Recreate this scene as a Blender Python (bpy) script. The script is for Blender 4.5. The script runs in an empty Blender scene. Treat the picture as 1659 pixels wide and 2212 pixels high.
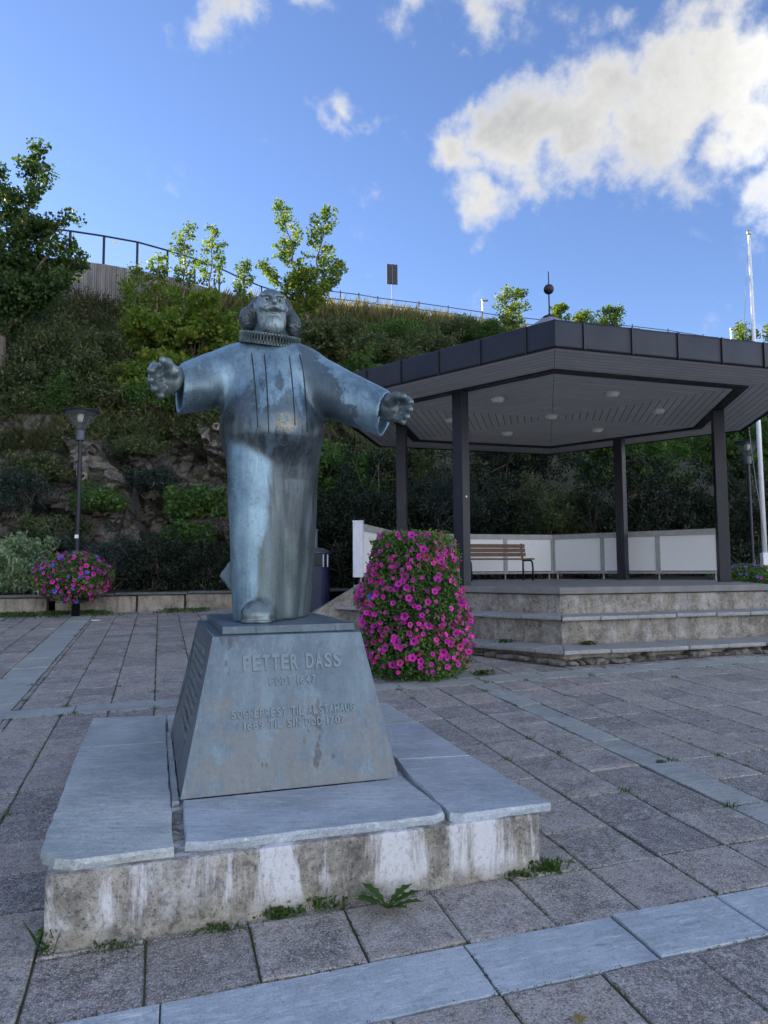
import bpy, bmesh, math, random
import numpy as np
from mathutils import Vector, Matrix, noise
R = math.radians
rng = np.random.default_rng(7)
random.seed(7)
sc = bpy.context.scene
col = sc.collection

# ------------------------------------------------------------------ camera
CAM_H = 1.591
PITCH, ROLL = R(4.5), R(-0.33)
fwd = Vector((0, math.cos(PITCH), math.sin(PITCH)))
r0 = Vector((1, 0, 0)); u0 = r0.cross(fwd)
cright = math.cos(ROLL) * r0 + math.sin(ROLL) * u0
cup = -math.sin(ROLL) * r0 + math.cos(ROLL) * u0
cam = bpy.data.objects.new('camera', bpy.data.cameras.new('camera'))
col.objects.link(cam)
M = Matrix((cright, cup, -fwd)).transposed().to_4x4()
M.translation = Vector((0, 0, CAM_H))
cam.matrix_world = M
cam.data.sensor_fit = 'HORIZONTAL'
cam.data.sensor_width = 36
cam.data.lens = 36 * 1542 / 1659
cam.data.clip_start = 0.05
cam.data.clip_end = 3000
sc.camera = cam

def view_dir(px, py):
    """direction in the world of a point given in photograph units (1659 wide)"""
    return (cright * ((px - 829.5) / 1542) - cup * ((py - 1106) / 1542) + fwd)
def at(px, py, Y):
    d = view_dir(px, py)
    return Vector((0, 0, CAM_H)) + d * (Y / d.y)

# ------------------------------------------------------------------ exposure, world, sun
sc.view_settings.view_transform = 'Standard'
sc.view_settings.look = 'None'
sc.view_settings.gamma = 1
sc.view_settings.use_curve_mapping = False
sc.view_settings.exposure = 1.72
SUN_EL, SUN_AZ = R(15.5), R(-60)          # azimuth measured from +Y towards +X
sun_dir = Vector((math.sin(SUN_AZ) * math.cos(SUN_EL), math.cos(SUN_AZ) * math.cos(SUN_EL), math.sin(SUN_EL)))
sl = bpy.data.lights.new('sun', 'SUN'); sl.energy = 4.0; sl.angle = R(0.53); sl.color = (1, .87, .68)
so = bpy.data.objects.new('sun', sl); col.objects.link(so)
so.rotation_euler = (-sun_dir).to_track_quat('-Z', 'Y').to_euler()
so.location = sun_dir * 60

world = bpy.data.worlds.new('World'); sc.world = world; world.use_nodes = True
W = world.node_tree; W.nodes.clear()
def wn(t, **k):
    n = W.nodes.new(t)
    for a, b in k.items():
        if a.startswith('i_'):
            key = a[2:]; n.inputs[int(key) if key.isdigit() else key].default_value = b
        else: setattr(n, a, b)
    return n
def wl(a, b): W.links.new(a, b)
sky = wn('ShaderNodeTexSky', sky_type='NISHITA', sun_disc=False, sun_elevation=SUN_EL, sun_rotation=SUN_AZ,
         altitude=800, air_density=1.0, dust_density=0.25, ozone_density=2.5)
tc = wn('ShaderNodeTexCoord')
nrm = wn('ShaderNodeVectorMath', operation='NORMALIZE'); wl(tc.outputs['Generated'], nrm.inputs[0])
# wind-torn warp of the directions, then a union of puffs
wz = wn('ShaderNodeTexNoise', i_Scale=10.0, i_Detail=3.0, i_Roughness=.62); wl(nrm.outputs[0], wz.inputs['Vector'])
wsub = wn('ShaderNodeVectorMath', operation='SUBTRACT'); wl(wz.outputs['Color'], wsub.inputs[0]); wsub.inputs[1].default_value = (.5, .5, .5)
wsc = wn('ShaderNodeVectorMath', operation='SCALE'); wl(wsub.outputs[0], wsc.inputs[0]); wsc.inputs['Scale'].default_value = .15
wdir = wn('ShaderNodeVectorMath', operation='ADD'); wl(nrm.outputs[0], wdir.inputs[0]); wl(wsc.outputs[0], wdir.inputs[1])
puffs = [(1010,310,95,.95),(1045,430,95,.80),(1015,490,60,.55),(1130,310,150,1),(1280,270,165,1),(1430,220,160,1),(1560,170,140,1),(1640,100,110,.8),(1590,320,145,.95),(1650,420,85,.7),(1850,230,240,1),
 (722,272,48,.46),(752,238,44,.42),(785,252,40,.34),(985,235,70,.36),(495,25,105,.56),(365,40,75,.40),(850,0,80,.54),(1090,5,105,.62),(1290,20,80,.46),(1000,90,80,.32),(600,-150,150,.9),(1050,-160,150,.9)]
acc = None
for px, py, r, w in puffs:
    d = view_dir(px, py).normalized()
    ds = wn('ShaderNodeVectorMath', operation='DISTANCE'); wl(wdir.outputs[0], ds.inputs[0]); ds.inputs[1].default_value = d
    mr = wn('ShaderNodeMapRange', interpolation_type='LINEAR', clamp=True); wl(ds.outputs['Value'], mr.inputs[0])
    mr.inputs[1].default_value = r / 1542; mr.inputs[2].default_value = 0.0; mr.inputs[3].default_value = 0; mr.inputs[4].default_value = w
    if acc is None: acc = mr.outputs[0]
    else:
        mx = wn('ShaderNodeMath', operation='SMOOTH_MAX'); wl(acc, mx.inputs[0]); wl(mr.outputs[0], mx.inputs[1]); mx.inputs[2].default_value = .10
        acc = mx.outputs[0]
# unseen cumulus added outside the view only, to brighten and whiten the shade
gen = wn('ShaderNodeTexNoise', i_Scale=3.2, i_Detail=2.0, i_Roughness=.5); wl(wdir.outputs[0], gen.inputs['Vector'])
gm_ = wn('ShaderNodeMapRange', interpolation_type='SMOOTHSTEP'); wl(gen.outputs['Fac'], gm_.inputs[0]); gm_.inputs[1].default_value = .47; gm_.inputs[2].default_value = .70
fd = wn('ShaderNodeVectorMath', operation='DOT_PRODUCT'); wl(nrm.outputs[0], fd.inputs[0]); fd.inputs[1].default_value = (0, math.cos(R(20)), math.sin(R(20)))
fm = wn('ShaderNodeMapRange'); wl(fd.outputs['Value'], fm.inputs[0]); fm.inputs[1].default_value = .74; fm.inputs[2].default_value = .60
sx_ = wn('ShaderNodeSeparateXYZ'); wl(nrm.outputs[0], sx_.inputs[0])     # added cover thickens towards the horizon, lighting upright faces from low down
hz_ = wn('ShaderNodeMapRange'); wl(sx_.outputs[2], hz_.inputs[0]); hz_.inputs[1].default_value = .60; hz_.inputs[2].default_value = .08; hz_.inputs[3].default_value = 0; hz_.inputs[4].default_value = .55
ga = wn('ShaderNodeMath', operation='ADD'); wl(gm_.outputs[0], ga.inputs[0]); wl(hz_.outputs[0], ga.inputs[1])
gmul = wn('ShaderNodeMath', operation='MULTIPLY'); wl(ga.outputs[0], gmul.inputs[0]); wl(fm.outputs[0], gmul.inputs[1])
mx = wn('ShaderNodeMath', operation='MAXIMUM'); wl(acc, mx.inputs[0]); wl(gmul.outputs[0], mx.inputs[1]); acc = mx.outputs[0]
fb = wn('ShaderNodeTexNoise', i_Scale=13.0, i_Detail=6.0, i_Roughness=.66); wl(nrm.outputs[0], fb.inputs['Vector'])
fbs = wn('ShaderNodeMath', operation='MULTIPLY_ADD'); wl(fb.outputs['Fac'], fbs.inputs[0]); fbs.inputs[1].default_value = 1.25; fbs.inputs[2].default_value = -.62
den = wn('ShaderNodeMath', operation='ADD'); wl(acc, den.inputs[0]); wl(fbs.outputs[0], den.inputs[1])
alpha = wn('ShaderNodeMapRange', interpolation_type='SMOOTHSTEP'); wl(den.outputs[0], alpha.inputs[0])
alpha.inputs[1].default_value = .16; alpha.inputs[2].default_value = .70
am = wn('ShaderNodeMath', operation='MULTIPLY'); wl(alpha.outputs[0], am.inputs[0])
ap = wn('ShaderNodeMapRange'); wl(acc, ap.inputs[0]); ap.inputs[1].default_value = 0; ap.inputs[2].default_value = .06; wl(ap.outputs[0], am.inputs[1])
# shading: bright thin edges, greyer body in drifts, lumps catching the light
thick = wn('ShaderNodeMapRange', interpolation_type='SMOOTHSTEP'); wl(den.outputs[0], thick.inputs[0])
thick.inputs[1].default_value = .34; thick.inputs[2].default_value = .80
gp_ = wn('ShaderNodeTexNoise', i_Scale=6.5, i_Detail=3.0, i_Roughness=.55); wl(nrm.outputs[0], gp_.inputs['Vector'])
sd = wn('ShaderNodeVectorMath', operation='DOT_PRODUCT'); wl(nrm.outputs[0], sd.inputs[0]); sd.inputs[1].default_value = sun_dir
sb = wn('ShaderNodeMapRange', clamp=True); wl(sd.outputs['Value'], sb.inputs[0]); sb.inputs[1].default_value = .42; sb.inputs[2].default_value = .0; sb.inputs[3].default_value = -.03; sb.inputs[4].default_value = .10
g1 = wn('ShaderNodeMath', operation='ADD'); wl(gp_.outputs['Fac'], g1.inputs[0]); wl(sb.outputs[0], g1.inputs[1])
g2 = wn('ShaderNodeMath', operation='MULTIPLY_ADD'); wl(fb.outputs['Fac'], g2.inputs[0]); g2.inputs[1].default_value = -.45; wl(g1.outputs[0], g2.inputs[2])
gr_ = wn('ShaderNodeMapRange', interpolation_type='SMOOTHSTEP'); wl(g2.outputs[0], gr_.inputs[0]); gr_.inputs[1].default_value = .12; gr_.inputs[2].default_value = .46; gr_.inputs[3].default_value = .10; gr_.inputs[4].default_value = 1.0
tg = wn('ShaderNodeMath', operation='MULTIPLY', use_clamp=True); wl(thick.outputs[0], tg.inputs[0]); wl(gr_.outputs[0], tg.inputs[1])
cc = wn('ShaderNodeMix', data_type='RGBA'); wl(tg.outputs[0], cc.inputs[0])
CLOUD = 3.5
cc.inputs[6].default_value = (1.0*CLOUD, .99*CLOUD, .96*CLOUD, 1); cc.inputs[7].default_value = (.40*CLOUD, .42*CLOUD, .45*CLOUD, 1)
# cloud lit from the front (away from the sun) is brighter; raised further to fill the shaded plaza
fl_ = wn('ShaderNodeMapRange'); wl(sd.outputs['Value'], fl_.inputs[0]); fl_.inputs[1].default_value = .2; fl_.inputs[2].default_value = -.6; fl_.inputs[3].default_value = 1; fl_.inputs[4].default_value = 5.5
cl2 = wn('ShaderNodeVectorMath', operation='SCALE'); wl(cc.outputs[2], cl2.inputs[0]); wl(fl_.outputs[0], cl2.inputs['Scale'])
tint = wn('ShaderNodeMix', data_type='RGBA', blend_type='MULTIPLY'); tint.inputs[0].default_value = 1
wl(sky.outputs[0], tint.inputs[6]); tint.inputs[7].default_value = (.94, .93, 1.10, 1)
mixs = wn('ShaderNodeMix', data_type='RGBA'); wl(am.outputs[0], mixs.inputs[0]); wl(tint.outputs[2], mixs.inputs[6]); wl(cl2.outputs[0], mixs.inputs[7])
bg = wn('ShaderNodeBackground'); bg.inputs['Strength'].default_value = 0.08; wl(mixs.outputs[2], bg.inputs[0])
world.cycles.sampling_method = 'MANUAL'; world.cycles.sample_map_resolution = 256
sc.cycles.use_adaptive_sampling = True; sc.cycles.adaptive_threshold = .018; sc.cycles.diffuse_bounces = 3; sc.cycles.glossy_bounces = 2; sc.cycles.transmission_bounces = 4; sc.cycles.transparent_max_bounces = 8; sc.cycles.max_bounces = 6; sc.cycles.caustics_reflective = False; sc.cycles.caustics_refractive = False
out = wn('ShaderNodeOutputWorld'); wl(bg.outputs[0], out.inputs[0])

# ------------------------------------------------------------------ helpers
SLOPE, SLOPEX = .0456, .002
def gz(x, y): return SLOPE * y + SLOPEX * x

def tag(o, label=None, cat=None, group=None, kind=None):
    if label: o['label'] = label
    if cat: o['category'] = cat
    if group: o['group'] = group
    if kind: o['kind'] = kind
    return o
def empty(name, loc, label, cat, group=None):
    o = bpy.data.objects.new(name, None); col.objects.link(o); o.location = loc; o.empty_display_size = .1
    return tag(o, label, cat, group)
def link_mesh(name, me, mat=None, parent=None, smooth=False):
    o = bpy.data.objects.new(name, me); col.objects.link(o)
    if mat is not None:
        for m in (mat if isinstance(mat, (list, tuple)) else [mat]): me.materials.append(m)
    if parent: o.parent = parent
    if smooth: me.polygons.foreach_set('use_smooth', np.ones(len(me.polygons), bool))
    return o
class MB:
    """collects simple solids; build() links them as one mesh object, vertices relative to org"""
    def __init__(s): s.v = []; s.f = []; s.mi = []; s.cur = 0
    def add(s, vs, fs):
        b = len(s.v); s.v += [tuple(p) for p in vs]; s.f += [[b + i for i in f] for f in fs]; s.mi += [s.cur] * len(fs); return s
    def prism(s, poly, d0, d1):
        """poly: 3D points of the bottom loop; d0/d1 vectors or z offsets"""
        d0 = Vector((0, 0, d0)) if not isinstance(d0, Vector) else d0
        d1 = Vector((0, 0, d1)) if not isinstance(d1, Vector) else d1
        P = [Vector(p) if len(p) == 3 else Vector((p[0], p[1], 0)) for p in poly]; n = len(P)
        ar = sum((P[i].x * P[(i + 1) % n].y - P[(i + 1) % n].x * P[i].y) for i in range(n))
        if ar < 0: P.reverse()
        vs = [p + d0 for p in P] + [p + d1 for p in P]
        fs = [list(range(n))[::-1], list(range(n, 2 * n))] + [[i, (i + 1) % n, n + (i + 1) % n, n + i] for i in range(n)]
        return s.add(vs, fs)
    def box(s, c, size, rz=0, ax=None):
        """ax: optional 3 axis vectors"""
        c = Vector(c); X, Y, Z = ax if ax else (Vector((math.cos(rz), math.sin(rz), 0)), Vector((-math.sin(rz), math.cos(rz), 0)), Vector((0, 0, 1)))
        X, Y, Z = Vector(X) * size[0] / 2, Vector(Y) * size[1] / 2, Vector(Z) * size[2] / 2
        vs = [c + i * X + j * Y + k * Z for k in (-1, 1) for j in (-1, 1) for i in (-1, 1)]
        return s.add(vs, [[0, 2, 3, 1], [4, 5, 7, 6], [0, 1, 5, 4], [2, 6, 7, 3], [0, 4, 6, 2], [1, 3, 7, 5]])
    def tube(s, pts, rad, n=8, cap=True):
        P = [Vector(p) for p in pts]; rad = rad if isinstance(rad, (list, tuple)) else [rad] * len(P)
        vs = []; prev = None
        for i, p in enumerate(P):
            t = (P[min(i + 1, len(P) - 1)] - P[max(i - 1, 0)]).normalized()
            if prev is None: a = t.orthogonal().normalized()
            else:
                a = prev - t * prev.dot(t); a = a.normalized() if a.length > 1e-6 else t.orthogonal().normalized()
            prev = a; b = t.cross(a)
            for k in range(n):
                q = 2 * math.pi * k / n; vs.append(p + (a * math.cos(q) + b * math.sin(q)) * rad[i])
        fs = []
        for i in range(len(P) - 1):
            for k in range(n): fs.append([i * n + k, i * n + (k + 1) % n, (i + 1) * n + (k + 1) % n, (i + 1) * n + k])
        if cap: fs += [list(range(n))[::-1], [(len(P) - 1) * n + k for k in range(n)]]
        return s.add(vs, fs)
    def lathe(s, prof, c, n=24, ax=None):
        """prof: (r, h) pairs from bottom to top"""
        c = Vector(c); X, Y, Z = ax if ax else (Vector((1, 0, 0)), Vector((0, 1, 0)), Vector((0, 0, 1)))
        vs = [c + (X * math.cos(2 * math.pi * k / n) + Y * math.sin(2 * math.pi * k / n)) * r + Z * h for r, h in prof for k in range(n)]
        fs = [[i * n + k, i * n + (k + 1) % n, (i + 1) * n + (k + 1) % n, (i + 1) * n + k] for i in range(len(prof) - 1) for k in range(n)]
        fs += [list(range(n))[::-1], [(len(prof) - 1) * n + k for k in range(n)]]
        return s.add(vs, fs)
    def build(s, name, mat, parent=None, org=(0, 0, 0), smooth=False, bevel=0, seg=2, angle=35):
        me = bpy.data.meshes.new(name); o_ = Vector(org)
        me.from_pydata([tuple(Vector(p) - o_) for p in s.v], [], s.f)
        ob = link_mesh(name, me, mat, parent, smooth)
        if any(s.mi): me.polygons.foreach_set('material_index', s.mi)
        if parent is None: ob.location = org
        if bevel:
            m = ob.modifiers.new('bevel', 'BEVEL'); m.width = bevel; m.segments = seg; m.limit_method = 'ANGLE'; m.angle_limit = R(angle); m.harden_normals = False
        return ob
def np_mesh(name, V, T, mat=None, parent=None, smooth=False, org=(0, 0, 0)):
    """V (n,3), T (m,k) all the same size"""
    me = bpy.data.meshes.new(name); V = np.asarray(V, np.float32) - np.asarray(org, np.float32); T = np.asarray(T, np.int32); k = T.shape[1]
    me.vertices.add(len(V)); me.vertices.foreach_set('co', V.ravel())
    me.loops.add(T.size); me.loops.foreach_set('vertex_index', T.ravel())
    me.polygons.add(len(T)); me.polygons.foreach_set('loop_start', np.arange(0, T.size, k, dtype=np.int32)); me.polygons.foreach_set('loop_total', np.full(len(T), k, np.int32))
    me.update(calc_edges=True); me.validate()
    o = link_mesh(name, me, mat, parent, smooth)
    if parent is None: o.location = org
    return o

# ---- materials
class NT:
    def __init__(s, name):
        s.m = bpy.data.materials.new(name); s.m.use_nodes = True; s.t = s.m.node_tree
        s.b = s.t.nodes['Principled BSDF']; s.out = s.t.nodes['Material Output']; s._c = None
    def n(s, t, **k):
        nd = s.t.nodes.new(t)
        for a, b in k.items():
            if a.startswith('i_'):
                key = a[2:]; nd.inputs[int(key) if key.isdigit() else key].default_value = b
            else: setattr(nd, a, b)
        return nd
    def l(s, a, b): s.t.links.new(a, b)
    def co(s, kind='Object', scale=(1, 1, 1), loc=(0, 0, 0), rot=(0, 0, 0), rnd=0):
        c = s.n('ShaderNodeTexCoord'); m = s.n('ShaderNodeMapping'); m.inputs['Scale'].default_value = scale; m.inputs['Location'].default_value = loc; m.inputs['Rotation'].default_value = rot
        if rnd:
            oi = s.n('ShaderNodeObjectInfo'); mul = s.n('ShaderNodeMath', operation='MULTIPLY'); mul.inputs[1].default_value = rnd; s.l(oi.outputs['Random'], mul.inputs[0])
            ad = s.n('ShaderNodeVectorMath', operation='ADD'); s.l(c.outputs[kind], ad.inputs[0]); s.l(mul.outputs[0], ad.inputs[1]); s.l(ad.outputs[0], m.inputs[0])
        else: s.l(c.outputs[kind], m.inputs[0])
        return m.outputs[0]
    def noise(s, vec, scale, detail=4, rough=.55, dist=0):
        nd = s.n('ShaderNodeTexNoise'); nd.inputs['Scale'].default_value = scale; nd.inputs['Detail'].default_value = detail; nd.inputs['Roughness'].default_value = rough; nd.inputs['Distortion'].default_value = dist
        s.l(vec, nd.inputs['Vector']); return nd.outputs['Fac']
    def vor(s, vec, scale, feature='F1', out='Distance'):
        nd = s.n('ShaderNodeTexVoronoi', feature=feature); nd.inputs['Scale'].default_value = scale; s.l(vec, nd.inputs['Vector']); return nd.outputs[out]
    def rng(s, f, a, b, lo=0, hi=1, smooth=True):
        nd = s.n('ShaderNodeMapRange'); nd.interpolation_type = 'SMOOTHSTEP' if smooth else 'LINEAR'
        s.l(f, nd.inputs[0])
        for i, v in enumerate((a, b, lo, hi)): nd.inputs[i + 1].default_value = v
        return nd.outputs[0]
    def mix(s, f, a, b, bt='MIX'):
        nd = s.n('ShaderNodeMix', data_type='RGBA', blend_type=bt)
        for i, x in ((0, f), (6, a), (7, b)):
            if isinstance(x, bpy.types.NodeSocket): s.l(x, nd.inputs[i])
            elif isinstance(x, (int, float)): nd.inputs[i].default_value = x
            else: nd.inputs[i].default_value = (*x, 1) if len(x) == 3 else x
        return nd.outputs[2]
    def math(s, op, a, b=None, clamp=False):
        nd = s.n('ShaderNodeMath', operation=op, use_clamp=clamp)
        for i, x in ((0, a), (1, b)):
            if x is None: continue
            if isinstance(x, bpy.types.NodeSocket): s.l(x, nd.inputs[i])
            else: nd.inputs[i].default_value = x
        return nd.outputs[0]
    def ramp(s, f, stops):
        nd = s.n('ShaderNodeValToRGB'); cr = nd.color_ramp
        while len(cr.elements) > 1: cr.elements.remove(cr.elements[-1])
        for i, (p, c) in enumerate(stops):
            e = cr.elements[0] if i == 0 else cr.elements.new(p)
            e.position = p; e.color = (*c, 1)
        s.l(f, nd.inputs[0]); return nd.outputs[0]
    def xyz(s, vec):
        nd = s.n('ShaderNodeSeparateXYZ'); s.l(vec, nd.inputs[0]); return nd.outputs
    def bump(s, h, strength=.3, dist=.01):
        nd = s.n('ShaderNodeBump'); nd.inputs['Strength'].default_value = strength; nd.inputs['Distance'].default_value = dist; s.l(h, nd.inputs['Height']); s.l(nd.outputs[0], s.b.inputs['Normal'])
    def set(s, base=None, rough=None, metal=None, spec=None):
        for nm, x in (('Base Color', base), ('Roughness', rough), ('Metallic', metal), ('Specular IOR Level', spec)):
            if x is None: continue
            i = s.b.inputs[nm]
            if isinstance(x, bpy.types.NodeSocket): s.l(x, i)
            elif isinstance(x, (int, float)): i.default_value = x
            else: i.default_value = (*x, 1)
        return s.m
    def objrand(s): return s.n('ShaderNodeObjectInfo').outputs['Random']
    def island(s): return s.n('ShaderNodeNewGeometry').outputs['Random Per Island']

def simple(name, c, rough=.6, metal=0, var=.25, scale=6, bump=0):
    t = NT(name); v = t.co(); f = t.noise(v, scale, 6, .6)
    t.set(t.mix(t.rng(f, .3, .7), tuple(x * (1 - var) for x in c), tuple(min(1, x * (1 + var)) for x in c)), rough, metal)
    if bump: t.bump(t.noise(v, scale * 8, 4), bump, .005)
    return t.m
MAT = {}
# paving slab: exposed-aggregate concrete, purple grey
t = NT('paving concrete'); v = t.co(rnd=37.0)
blot = t.noise(v, 4.5, 5, .6); mid = t.noise(v, 22, 5, .75); fine = t.noise(v, 95, 3, .8); sp = t.noise(v, 190, 2, .6); wear = t.noise(v, 7, 6, .7, .6); scr = t.noise(t.co(scale=(1, 16, 5), rot=(0, 0, .6), rnd=71.0), 4, 3, .6)
X_, Y_, Z_ = t.xyz(t.co()); rim = t.math('ADD', t.math('MAXIMUM', t.math('ABSOLUTE', X_), t.math('ABSOLUTE', Y_)), t.math('MULTIPLY', t.math('SUBTRACT', blot, .5), .16))
c = t.mix(t.rng(blot, .36, .64), (.165, .147, .135), (.31, .28, .255))
c = t.mix(t.rng(rim, .10, .185, 0, .55), c, (.36, .335, .305))
c = t.mix(t.rng(t.objrand(), 0, 1, 0, .7), c, (.34, .30, .265))
c = t.mix(t.rng(t.math('FRACT', t.math('MULTIPLY', t.objrand(), 7.31)), .5, .9, 0, .7), c, (.125, .115, .115))
c = t.mix(t.rng(mid, .50, .64, 0, .55), c, (.42, .405, .39)); c = t.mix(t.rng(mid, .48, .36, 0, .6), c, (.085, .08, .082))
c = t.mix(t.rng(wear, .54, .66, 0, .6), c, (.43, .415, .40))
c = t.mix(t.rng(fine, .52, .64, 0, .75), c, (.56, .54, .52)); c = t.mix(t.rng(fine, .46, .34, 0, .85), c, (.035, .033, .036))
c = t.mix(t.rng(sp, .60, .68, 0, .8), c, (.70, .69, .67)); c = t.mix(t.rng(scr, .68, .70, 0, .5), c, (.55, .54, .53))
MAT['paver'] = t.set(c, .82); t.bump(t.math('ADD', fine, mid), .55, .006)
# slate slabs
def slate(name, a, b, hi, rough=.52):
    t = NT(name); v = t.co(rnd=23.0); vs = t.co(scale=(1, 5, 5), rot=(0, 0, .35), rnd=23.0)
    n1 = t.noise(v, 3.0, 5, .65); n2 = t.noise(vs, 9, 7, .75, .5); n3 = t.noise(v, 110, 3, .75); n4 = t.noise(v, 28, 4, .7); sc_ = t.noise(t.co(scale=(1, 14, 6), rot=(0, 0, .9), rnd=51.0), 5, 3, .6)
    c = t.mix(t.rng(n1, .36, .64), a, b)
    c = t.mix(t.rng(n2, .50, .64, 0, .6), c, hi); c = t.mix(t.rng(n2, .46, .34, 0, .55), c, tuple(x * .55 for x in a))
    c = t.mix(t.rng(n4, .46, .34, 0, .4), c, tuple(x * .6 for x in a))
    c = t.mix(t.rng(n3, .54, .66, 0, .5), c, hi); c = t.mix(t.rng(n3, .44, .34, 0, .5), c, tuple(x * .5 for x in a))
    c = t.mix(t.rng(sc_, .67, .70, 0, .6), c, tuple(min(.85, x * 1.4) for x in hi))
    m = t.set(c, t.rng(n1, .3, .7, rough - .08, rough + .1), 0, .5); t.bump(t.math('ADD', n2, n3), .4, .005); return m
MAT['slate'] = slate('blue grey slate', (.33, .385, .43), (.44, .50, .55), (.66, .71, .74), .40)
MAT['slate_band'] = slate('worn pale paving bands', (.27, .295, .285), (.36, .38, .365), (.50, .515, .50), .6)
MAT['slate_light'] = slate('pale green grey slate', (.34, .385, .385), (.46, .50, .495), (.64, .665, .66), .46)
# joints
t = NT('mossy joints'); v = t.co(); f = t.noise(v, 5, 6, .65); g = t.noise(v, 60, 3, .6)
c = t.mix(t.rng(f, .40, .58), (.055, .050, .042), (.085, .09, .038)); c = t.mix(t.rng(g, .5, .7, 0, .6), c, (.13, .14, .045))
MAT['joint'] = t.set(c, .95); t.bump(g, .6, .01)
# stained plinth concrete
def concrete(name, stain=1.0, base=(.34, .32, .28), dark=(.155, .145, .132), top=0.3, white=.92):
    t = NT(name); v = t.co(); z = t.xyz(v)[2]
    n1 = t.noise(v, 3.2, 6, .68); n2 = t.noise(v, 48, 4, .78); n3 = t.noise(v, 150, 2, .6); n4 = t.noise(v, 13, 5, .72)
    st = t.noise(t.co(scale=(1, 1, .16)), 3.1, 7, .74, .5); st2 = t.noise(t.co(scale=(1, 1, .30), loc=(7, 3, 0)), 6, 6, .72, .3)
    al = t.noise(t.co(loc=(11, 4, 2)), 3.5, 5, .65)
    c = t.mix(t.rng(n1, .36, .64), tuple(x * .60 for x in base), tuple(x * 1.2 for x in base))
    c = t.mix(t.rng(al, .50, .62, 0, .5), c, (.22, .20, .10))
    c = t.mix(t.rng(st2, .48, .62, 0, .75), c, dark)
    c = t.mix(t.rng(n4, .47, .36, 0, .7), c, tuple(x * .5 for x in dark)); c = t.mix(t.rng(n4, .53, .65, 0, .5), c, tuple(min(.6, x * 1.5) for x in base))
    hg = t.rng(z, -top * .4, top * .75)
    w = t.math('MULTIPLY', t.rng(st, .47, .59), t.rng(t.math('ADD', hg, t.math('MULTIPLY', n1, .5)), .35, .8))
    w = t.math('MULTIPLY', w, t.rng(n2, .36, .50, .7, 1))
    c = t.mix(t.rng(n2, .54, .66, 0, .55), c, (.46, .43, .38)); c = t.mix(t.rng(n2, .46, .33, 0, .8), c, (.045, .04, .036))
    c = t.mix(t.rng(n3, .38, .32, 0, .85), c, (.02, .02, .02))
    c = t.mix(t.math('MULTIPLY', w, white * stain), c, (.70, .71, .75))
    m = t.set(c, .88); t.bump(t.math('ADD', n2, t.math('MULTIPLY', n1, 2.0)), .6, .008); return m
MAT['plinth'] = concrete('stained plinth concrete')
MAT['steps'] = concrete('weathered step concrete', .38, (.31, .285, .25), (.19, .175, .155), .35, .45)
MAT['floor'] = simple('smooth stage concrete', (.20, .20, .20), .75, 0, .15, 3, .1)
MAT['tread'] = slate('worn tread slabs', (.24, .245, .25), (.34, .34, .34), (.48, .48, .47), .55)
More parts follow.
